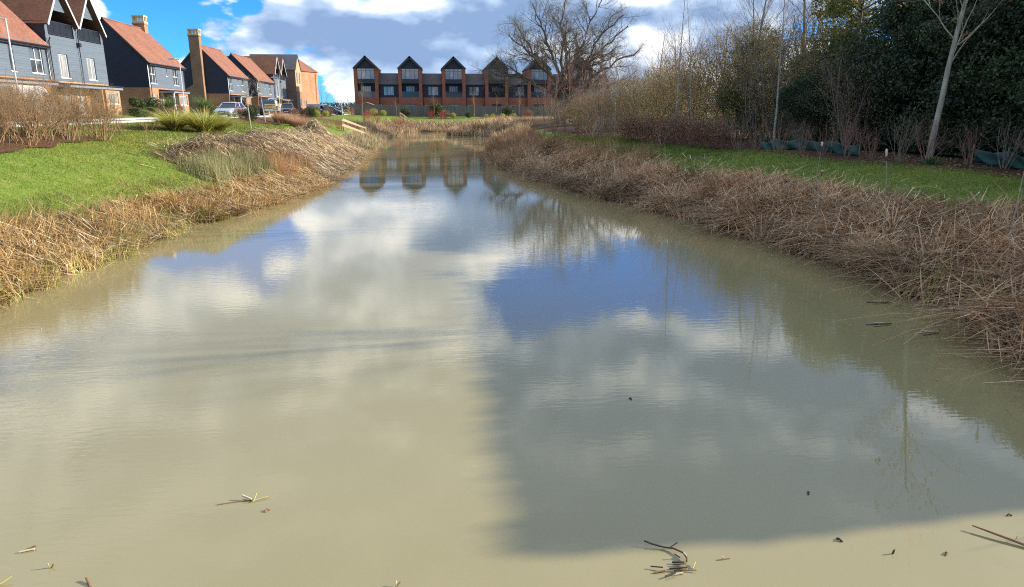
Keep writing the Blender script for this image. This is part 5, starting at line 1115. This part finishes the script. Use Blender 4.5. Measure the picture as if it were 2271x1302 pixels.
# timber handrails either side of steps down to the water
def handrail(x0, y0, x1, y1, label, n=2, off=1.15):
    o = thing('timber_handrail', label, 'handrail', (x0, y0, 0), 0, 'timber handrails beside the bank steps')
    for j, sy in enumerate((0, off)):
        P = []
        for i in range(n):
            t = i / (n - 1); x = x0 + (x1 - x0) * t; y = y0 + (y1 - y0) * t + sy; z = gz(x, y); P.append((x - x0, y - y0, z))
            MB().box(x - x0 - .07, x - x0 + .07, y - y0 - .07, y - y0 + .07, z - .3, z + 1.42).build('post', M['wood'], o)
        for i in range(n - 1):
            a, b = P[i], P[i + 1]
            for hh in (1.28, .75): MB().bar((a[0], a[1] - .1, a[2] + hh), (b[0], b[1] - .1, b[2] + hh), .05, .13).build('rail', M['wood'], o)
    for i in range(4):
        t = (i + .5) / 4; x = x0 + (x1 - x0) * t; y = y0 + (y1 - y0) * t; MB().box(x - x0 - .2, x - x0 + .2, y - y0 + .12, y - y0 + off - .12, gz(x, y) - .2, gz(x, y) + .07).build('step', M['wood'], o)
handrail(-9.3, 75.0, -7.2, 77.0, 'pale timber handrails beside steps on the left bank')
handrail(-5.6, 124, -4.2, 118.4, 'farther timber handrail by the red dogwoods', 3, 1.0)
# green debris netting
def netting(pts, label, h=.48):
    o = thing('green_netting', label, 'netting', (pts[0][0], pts[0][1], 0), 0, 'green netting under the trees')
    P = np.array(pts, float); t = np.linspace(0, len(P) - 1, 40); X = np.interp(t, np.arange(len(P)), P[:, 0]); Y = np.interp(t, np.arange(len(P)), P[:, 1]); Z = ground_z(X, Y)
    rows = 6; V = []
    for r in range(rows):
        f = r / (rows - 1); sag = .12 * np.abs(np.sin(t * math.pi)) * f
        V.append(np.stack([X - P[0, 0] + .07 * np.sin(t * 9 + r), Y - P[0, 1] + .07 * np.cos(t * 7 + r * 1.3), Z + .05 + f * h - sag], 1))
    V = np.concatenate(V); i = np.arange(len(V)).reshape(rows, 40); F = np.stack([i[:-1, :-1], i[:-1, 1:], i[1:, 1:], i[1:, :-1]], -1).reshape(-1, 4)
    me = mesh_np('net', V, F, M['net'], smooth=True); n_ = link('net', me, o); so = n_.modifiers.new('thick', 'SOLIDIFY'); so.thickness = .008
    for p in pts: MB().tube([(p[0] - P[0, 0], p[1] - P[0, 1], gz(*p) - .1), (p[0] - P[0, 0], p[1] - P[0, 1], gz(*p) + h + .15)], .025, 6).build('stake', M['bark_brown'], o)
m = NT('green debris net').set(.7, .3); v = m.coord(); f = m.noise(v, 3, 4); m.base(m.ramp(f, (.3, (.014, .045, .036)), (.7, (.03, .09, .07)))); M['net'] = m.m
netting([(15.2, 32.0), (14.9, 30.0), (15.2, 28.2), (15.6, 26.6), (15.9, 25.2)], 'long sagging green debris net under the bare shrubs'); netting([(17.6, 21.6), (18.0, 20.6), (18.3, 19.6)], 'short green debris net right of the pale young tree')
# bulrush heads on tall stalks
m = NT('bulrush fluff').set(.95, .1); v = m.coord(); f = m.noise(v, 25, 4); m.base(m.ramp(f, (.3, (.42, .34, .25)), (.7, (.66, .57, .46)))); M['fluff'] = m.m
M['spike'] = plain('bulrush spike', (.10, .055, .03), .95, .1, var=.3, nscale=20)
def cattail(x, y, h, lean, label, head=.2):
    z = max(gz(x, y), 0); o = thing('bulrush_stalk', label, 'bulrush', (x, y, z), 0, 'tall bulrush stalks on the right bank')
    P = [(0, 0, -.1), (lean * .25, 0, h * .4), (lean * .6, .02, h * .7), (lean, .03, h)]
    MB().tube(P, [.011, .010, .009, .007], 6).build('stalk', M['bark_pale'], o)
    a = Vector(P[-1]); d = (a - Vector(P[-2])).normalized()
    pr = [(0, .010), (.03, .024), (.4, .027), (.7, .03), (.95, .022), (1, .006)]
    MB().tube([tuple(a + d * head * t) for t, r in pr], [r for t, r in pr], 8).build('seed_head', M['fluff'], o, smooth=True)
    MB().tube([tuple(a - d * .1), tuple(a + d * .01)], .016, 6).build('spike', M['spike'], o)
cattail(10.0, 17.7, 2.25, .12, 'bulrush stalk with small pale head, left of the three', .12); cattail(9.7, 16.9, 1.75, .05, 'thin headless bulrush stalk left of the pale headed pair', .04)
cattail(10.6, 15.4, 2.0, -.18, 'bulrush stalk with fluffy white head above the grass strip', .18); cattail(10.9, 12.1, 2.35, .12, 'bulrush stalk with fluffy head at the right frame edge', .2)

# ---- vehicles (local: +x forward, y left) ----
def loft(mb, secs, cap=True):
    """secs: list of cross sections, each a list of (x,y,z) of equal length"""
    k = len(secs[0]); i = len(mb.v)
    for s in secs: mb.v += [tuple(p) for p in s]
    for a in range(len(secs) - 1):
        for b in range(k): mb.f.append((i + a * k + b, i + a * k + (b + 1) % k, i + (a + 1) * k + (b + 1) % k, i + (a + 1) * k + b))
    if cap: mb.f.append(tuple(range(i + k - 1, i - 1, -1))); mb.f.append(tuple(i + (len(secs) - 1) * k + b for b in range(k)))
def wheel(parent, x, y, r, s):
    P = MB(); prof = [(-.10, r * .62), (-.10, r * .93), (-.07, r), (.07, r), (.10, r * .93), (.10, r * .62)]; k = 18
    loft(P, [[(x + q * math.cos(t), y + a, r + q * math.sin(t)) for t in [2 * math.pi * j / k for j in range(k)]] for a, q in prof], False)
    w = P.build('wheel', M['rubber'], parent, smooth=True)
    h = MB(); yy = y + s * .085
    for j in range(5):
        t = 2 * math.pi * j / 5; h.bar((x, yy, r), (x + r * .6 * math.cos(t), yy, r + r * .6 * math.sin(t)), .05, .03)
    h.tube([(x, yy - .06 * s, r), (x, yy - .05 * s, r)], r * .615, 16); h.tube([(x, yy - .02, r), (x, yy + .02, r)], r * .18, 10); h.build('rim', M['rim'], w)
def car(name, x, y, rz, label, paint, L=4.6, Wd=1.8, H=1.43, cat='car', cab=(-1.75, -1.15, .25, .95), belt=.93, hood=.82, boot=.98, wr=.32, z=None):
    """cab = rear glass base, roof rear, roof front, windscreen base (x positions)"""
    o = thing(name, label, cat, (x, y, gz(x, y) + .014 if z is None else z), rz, 'parked vehicles'); hl, hw = L / 2, Wd / 2
    def sec(xx, w, zb, zs, zt): return [(xx, -w * .92, zb), (xx, -w, zb + .12), (xx, -w, zs), (xx, -w * .86, zt), (xx, w * .86, zt), (xx, w, zs), (xx, w, zb + .12), (xx, w * .92, zb)]
    S = [(-hl, .84, .38, boot - .30, boot - .16), (-hl + .12, .94, .28, boot - .2, boot - .03), (cab[0], 1., .22, belt - .16, belt + .02 if boot < belt + .1 else boot), (-.2, 1., .2, belt - .14, belt), (cab[3], 1., .2, belt - .2, belt - .02), (hl - .75, .99, .22, hood - .18, hood + .02), (hl - .22, .93, .26, hood - .26, hood - .10), (hl, .78, .36, hood - .34, hood - .24)]
    b = MB(); loft(b, [sec(a, hw * w, zb, zs, zt) for a, w, zb, zs, zt in S]); body = b.build('body', M[paint], o, smooth=True, bevel=.03)
    c = MB(); rw, bw = hw * .70, hw * .87
    loft(c, [[(cab[0], -bw, belt - .02), (cab[0], bw, belt - .02), (cab[0] + .02, bw, belt + .0), (cab[0] + .02, -bw, belt + .0)], [(cab[1], -bw, belt - .02), (cab[1], bw, belt - .02), (cab[1], rw, H - .05), (cab[1], -rw, H - .05)], [(cab[2], -bw, belt - .02), (cab[2], bw, belt - .02), (cab[2], rw, H - .05), (cab[2], -rw, H - .05)], [(cab[3], -bw, belt - .04), (cab[3], bw, belt - .04), (cab[3] - .02, bw, belt - .0), (cab[3] - .02, -bw, belt - .0)]])
    c.build('glasshouse', M['carglass'], o)
    r = MB(); loft(r, [[(cab[1] - .12, -rw * .98, H - .075), (cab[1] - .12, rw * .98, H - .075), (cab[1] - .10, rw * .9, H - .04), (cab[1] - .10, -rw * .9, H - .04)], [(cab[1] + .1, -rw * 1.03, H - .06), (cab[1] + .1, rw * 1.03, H - .06), (cab[1] + .1, rw * .9, H), (cab[1] + .1, -rw * .9, H)], [(cab[2] - .1, -rw * 1.03, H - .06), (cab[2] - .1, rw * 1.03, H - .06), (cab[2] - .1, rw * .9, H), (cab[2] - .1, -rw * .9, H)], [(cab[2] + .12, -rw * .98, H - .085), (cab[2] + .12, rw * .98, H - .085), (cab[2] + .1, rw * .9, H - .05), (cab[2] + .1, -rw * .9, H - .05)]])
    r.build('roof', M[paint], o, smooth=False)
    for s in (-1, 1):
        for (xa, xb) in ((cab[3] - .02, cab[2]), (cab[0] + .02, cab[1])): MB().bar((xa, s * bw, belt - .01), (xb, s * rw * 1.01, H - .05), .07).build('pillar', M[paint], o)
        MB().bar((-.35, s * (bw + .005), belt - .01), (-.4, s * (rw + .012), H - .05), .08, .03).build('pillar', M[paint], o)
        for xw in (hl - .85, -hl + .8): wheel(o, xw, s * (hw - .10), wr, s)
        MB().box(cab[3] - .35, cab[3] - .18, s * (hw + .06) - .08, s * (hw + .06) + .08, belt - .02, belt + .11).build('mirror', M[paint], o, bevel=.02)
        hb = MB(); loft(hb, [[(hl - .20, s * hw * .52, hood - .28), (hl - .20, s * hw * .86, hood - .28), (hl - .26, s * hw * .88, hood - .14), (hl - .26, s * hw * .55, hood - .14)], [(hl - .02, s * hw * .48, hood - .33), (hl - .09, s * hw * .86, hood - .31), (hl - .16, s * hw * .90, hood - .14), (hl - .10, s * hw * .52, hood - .19)]]); hb.build('headlight', M['lens'], o)
        MB().box(-hl - .015, -hl + .2, s * hw * .72 - .14, s * hw * .72 + .14, boot - .38, boot - .2).build('tail_light', M['tail'], o)
    MB().box(hl - .06, hl + .012, -hw * .36, hw * .36, hood - .40, hood - .22).build('grille', M['black_plastic'], o); MB().box(hl - .04, hl + .014, -hw * .7, hw * .7, .30, .40).build('air_intake', M['black_plastic'], o)
    MB().box(hl + .013, hl + .03, -.26, .26, .43, .53).build('number_plate', M['plate'], o)
    return o
car('saloon_car', -19.7, 73.5, -math.pi / 2 - .10, 'silver saloon car parked facing the camera on the road', 'silver', L=4.7, Wd=1.85, H=1.42)
car('hatchback_car', -18.9, 140, -.25, 'dark blue hatchback beside the far white van', 'darkblue', L=4.0, Wd=1.75, H=1.5, cab=(-1.85, -1.45, .1, .9), boot=1.0)
car('estate_car', -21.2, 109, -math.pi / 2 + .1, 'dark blue estate car parked behind the loaded trailer', 'darkblue', L=4.6, Wd=1.85, H=1.62, cab=(-2.1, -1.7, .2, .95), belt=1.0, boot=1.05, hood=.95)
car('saloon_car', -20.2, 127, .1, 'dark red car roof showing over shrubs by the orange block', 'darkred', L=4.3, Wd=1.78, H=1.45)
def van(x, y, rz, label, L=5.0, Wd=1.95, H=2.1):
    o = thing('panel_van', label, 'van', (x, y, gz(x, y) + .014), rz, 'parked vehicles'); hl, hw = L / 2, Wd / 2
    b = MB(); sd = [(-hl, .35), (hl - .1, .35), (hl, .55), (hl - .05, .95), (hl - .75, 1.15), (hl - 1.45, H - .12), (hl - 1.8, H), (-hl + .1, H), (-hl, H - .1)]
    b.prism(sd, -hw, hw, 'y'); b.build('body', M['vanwhite'], o, bevel=.06)
    g = MB(); g.slab((hl - .74, -hw * .85, 1.20), (hl - .74, hw * .85, 1.20), (hl - 1.36, hw * .82, H - .2), (hl - 1.36, -hw * .82, H - .2), .02)
    g.v = [(a + .03, b_, c + .02) for a, b_, c in g.v]; g.build('windscreen', M['carglass'], o)
    for s in (-1, 1):
        w = MB(); w.prism([(hl - 1.0, 1.18), (hl - 1.9, 1.18), (hl - 1.9, H - .35), (hl - 1.5, H - .35)], s * (hw + .004), s * (hw + .012), 'y'); w.build('side_window', M['carglass'], o)
        for xw in (hl - .9, -hl + .95): wheel(o, xw, s * (hw - .09), .34, s)
        MB().box(hl - 1.05, hl - .9, s * (hw + .12) - .1, s * (hw + .12) + .1, 1.15, 1.42).build('mirror', M['black_plastic'], o)
        MB().box(hl - .12, hl - .012, s * hw * .72 - .16, s * hw * .72 + .16, .72, .92).build('headlight', M['lens'], o)
        MB().box(-hl - .02, -hl + .05, s * (hw - .1) - .07, s * (hw - .1) + .07, .9, 1.35).build('tail_light', M['tail'], o)
    MB().box(-hl - .006, -hl + .004, -.006, .006, .5, H - .15).build('door_seam', M['black_plastic'], o)
    MB().box(hl - .03, hl + .03, -hw * .95, hw * .95, .33, .52).build('bumper', M['black_plastic'], o)
    MB().box(-hl - .04, -hl + .02, -hw * .95, hw * .95, .33, .50).build('bumper', M['black_plastic'], o)
    return o
van(-22.6, 150, -.45, 'white panel van parked at the far end of the road')
v0 = van(-24.4, 46.2, math.pi / 2, 'white panel van at the left edge behind the bare shrubs')
e = MB(); e.tube([(-2.53, .15, 1.55), (-2.505, .15, 1.55)], .11, 14); e.build('emblem', M['dog_or'], v0)
# loaded flatbed trailer and its dark pickup
o = thing('flatbed_trailer', 'flatbed trailer loaded with pale timber behind the saplings', 'trailer', (-20.6, 95, gz(-20.6, 95) + .014), -math.pi / 2 + .25, 'parked vehicles')
MB().box(-1.6, 1.6, -.9, .9, .55, .66).build('bed', M['steel'], o)
for s in (-1, 1):
    MB().box(-1.6, 1.6, s * .9 - .02, s * .9 + .02, .67, .98).build('side_board', M['steel'], o)
    for xw in (-.35, .4): wheel(o, xw, s * .98, .3, s)
for i in range(5): MB().box(-1.5 + .1 * i, 1.4 - .15 * (i % 2), -.75 + .02 * i, .7 - .03 * i, .67 + i * .15, .67 + i * .15 + .13).build('timber_stack', M['yellowload'], o)
MB().bar((1.6, 0, .6), (2.6, 0, .5), .08).build('drawbar', M['steel'], o)
o = thing('pickup_truck', 'dark box bodied truck behind the flatbed trailer', 'truck', (-22.0, 100.5, gz(-22, 100.5) + .014), -math.pi / 2 + .1, 'parked vehicles')
MB().prism([(-2.6, .5), (2.6, .5), (2.7, .9), (2.55, 1.2), (1.7, 1.3), (1.2, 1.95), (.1, 2.0), (.1, 1.2), (-2.6, 1.2)], -.95, .95, 'y').build('body', M['darkblue'], o, bevel=.05)
MB().box(-2.55, .05, -.9, .9, 1.21, 1.9).build('load_box', M['vanwhite'], o, bevel=.04)
for s in (-1, 1):
    MB().prism([(1.55, 1.32), (.3, 1.32), (.3, 1.85), (1.15, 1.85)], s * .952, s * .96, 'y').build('side_window', M['carglass'], o)
    for xw in (1.6, -1.6): wheel(o, xw, s * .88, .38, s)

# ---- sticks and bits floating on the water ----
M['twig_dark'] = plain('wet dark twig', (.045, .035, .025), .6, .4, var=.4, nscale=12)
M['twig_pale'] = plain('pale dry stem', (.55, .47, .30), .7, .3, var=.2, nscale=12)
M['twig_brown'] = plain('brown stem', (.22, .12, .06), .7, .3, var=.3, nscale=12)
M['twig_yellow'] = plain('yellow green stem', (.36, .32, .10), .7, .3, var=.2, nscale=12)
def debris(name, x, y, rz, label, bits):
    o = thing(name, label, 'floating debris', (x, y, 0), rz, 'bits floating on the pond'); o['kind'] = 'thing'
    o.scale = (.8, .8, .8)
    for pn, pts, r, mt in bits: MB().tube(pts, r, 6).build(pn, M[mt], o)
debris('reed_debris', -1.75, 6.0, .1, 'broken pale reed stems crossing on the sunlit water, left of centre', [('stem', [(-.13, .05, .05), (-.02, -.01, .02)], .012, 'twig_pale'), ('stem', [(0, -.04, .0), (.03, .05, .06)], .008, 'twig_yellow'), ('stem', [(-.01, -.04, .012), (.17, .02, .02)], .007, 'twig_yellow'), ('leaf', [(-.40, -.02, .003), (-.2, .0, .004), (0, .0, .004)], .006, 'twig_brown')])
debris('reed_debris', -1.6, 5.78, .9, 'tiny dark leaf scrap beside the crossing stems', [('leaf', [(0, 0, .004), (.04, .01, .02), (.07, .0, .004)], .010, 'twig_brown')])
debris('reed_debris', -3.4, 5.4, .25, 'short pale and brown stem near the lower left edge', [('stem', [(-.07, 0, .01), (.06, 0, .015)], .010, 'twig_pale'), ('stem', [(-.02, .015, .012), (.07, .03, .03)], .009, 'twig_brown')])
debris('reed_debris', -3.1, 5.15, 0, 'small upright yellow sprig near the lower left corner', [('stem', [(0, 0, -.02), (-.02, 0, .06)], .006, 'twig_yellow'), ('stem', [(0, 0, -.02), (.03, .01, .04)], .008, 'twig_brown')])
debris('reed_debris', -3.36, 4.98, .6, 'green blade poking in at the bottom left corner', [('stem', [(-.15, 0, .0), (0, 0, .02), (.08, .01, .05)], .010, 'twig_yellow')])
debris('reed_debris', -2.72, 4.93, -.9, 'rust coloured stem at the bottom edge, left', [('stem', [(-.05, 0, .03), (.08, 0, .0), (.2, 0, .0)], .011, 'twig_brown')])
debris('reed_debris', -.38, 4.62, .5, 'pale sprig at the bottom edge below the sunlit water', [('stem', [(0, 0, 0), (.02, .03, .05)], .007, 'twig_pale'), ('stem', [(0, 0, 0), (.05, .0, .04)], .006, 'twig_brown')])
tw = [('stick', [(-.27, .27, .05), (-.2, .23, .035), (-.08, .18, .02), (.0, .14, .03), (.07, .05, .035), (.08, -.03, .03), (.06, -.08, .03)], .009, 'twig_dark'), ('stick', [(-.03, .16, .03), (.06, .19, .06)], .006, 'twig_dark'), ('stick', [(.02, .0, .02), (-.03, .02, .05)], .007, 'twig_dark'), ('stem', [(.07, .04, .045), (.083, -.02, .045)], .008, 'twig_pale')]
RR = random.Random(5)
for i in range(11): a = RR.uniform(-.35, .35); cx, cy = RR.gauss(-.08, .09), RR.gauss(-.17, .035); tw.append(('reed_scrap', [(cx - .06 * math.cos(a), cy - .06 * math.sin(a), .005 + .002 * i), (cx + .06 * math.cos(a), cy + .06 * math.sin(a), .012 + .002 * i)], RR.uniform(.005, .010), RR.choice(['twig_brown', 'twig_dark', 'twig_pale'])))
tw.append(('stem', [(.09, -.17, .01), (.14, -.10, .03)], .007, 'twig_yellow'))
debris('driftwood', 1.86, 4.72, 0, 'bent dark twig with a raft of reed scraps on the shadow edge', tw)
debris('reed_debris', 2.22, 4.68, .2, 'faint crossed stem just right of the bent twig', [('stem', [(-.06, 0, .002), (.07, -.01, .004)], .006, 'twig_brown'), ('stem', [(0, 0, 0), (.0, .0, .03)], .008, 'twig_pale')])
debris('reed_debris', 3.62, 4.6, 0, 'short dark stub with a yellow tip, right of the bent twig', [('stub', [(0, 0, -.02), (.015, 0, .04)], .010, 'twig_dark'), ('tip', [(.015, 0, .042), (.03, .005, .052)], .008, 'twig_yellow')])
debris('driftwood', 4.62, 4.72, -.62, 'straight brown stick at the lower right edge', [('stick', [(-.2, .05, .05), (.02, 0, .04), (.3, -.05, .02), (.6, -.1, .0)], [.008, .013, .016, .018], 'twig_brown'), ('twig', [(.18, -.03, .03), (.2, .04, .05)], .006, 'twig_brown')])
for i, (x, y, l) in enumerate([(5.0, 5.0, 'dark leaf scrap above the brown stick at right'), (3.42, 5.55, 'small dark speck floating in the shaded water'), (3.3, 4.82, 'tiny dark bit between bent twig and yellow tipped stub'), (4.47, 6.1, 'small pale stub standing in the shaded water at right'), (4.05, 4.55, 'rust stem lying near the bottom right corner'), (2.35, 7.9, 'tiny dark speck in the middle of the shaded water')]):
    debris('leaf_scrap', x, y, i, l, [('scrap', [(-.03, 0, .002), (0, .01, .02 if i != 3 else .06), (.035, 0, .002)], .008 + .002 * (i % 3), ['twig_dark', 'twig_dark', 'twig_dark', 'twig_pale', 'twig_brown', 'twig_dark'][i])])
for i, (x, y, l) in enumerate([(8.2, 11.8, 'dark sticks floating off the right reed edge, upper group'), (7.35, 10.5, 'dark sticks floating off the right reed edge, middle group'), (7.85, 10.0, 'pale stem floating off the right reed edge, lowest')]):
    debris('reed_debris', x, y, .1 * i, l, [('stem', [(-.28, .02, .01), (0, .0, .015), (.3, -.02, .01)], .011, 'twig_dark' if i < 2 else 'twig_pale'), ('stem', [(-.2, -.12, .01), (.22, -.1, .012)], .009, 'twig_brown'), ('stem', [(-.05, .1, .01), (.2, .04, .02)], .009, 'twig_pale')])
# sticks lying on the lawn
for i, (x, y, l) in enumerate([(-11.0, 27.5, 'dark twig lying on the left lawn'), (-10.1, 26.4, 'pale twig lying on the left lawn near the reeds')]):
    o = thing('fallen_twig', l, 'twig', (x, y, gz(x, y)), .3 * i); MB().tube([(-.25, 0, gz(x - .25, y) - gz(x, y) + .03), (0, .02, .04), (.22, 0, gz(x + .22, y) - gz(x, y) + .03)], .012, 6).build('twig', M['twig_dark' if i == 0 else 'twig_pale'], o)
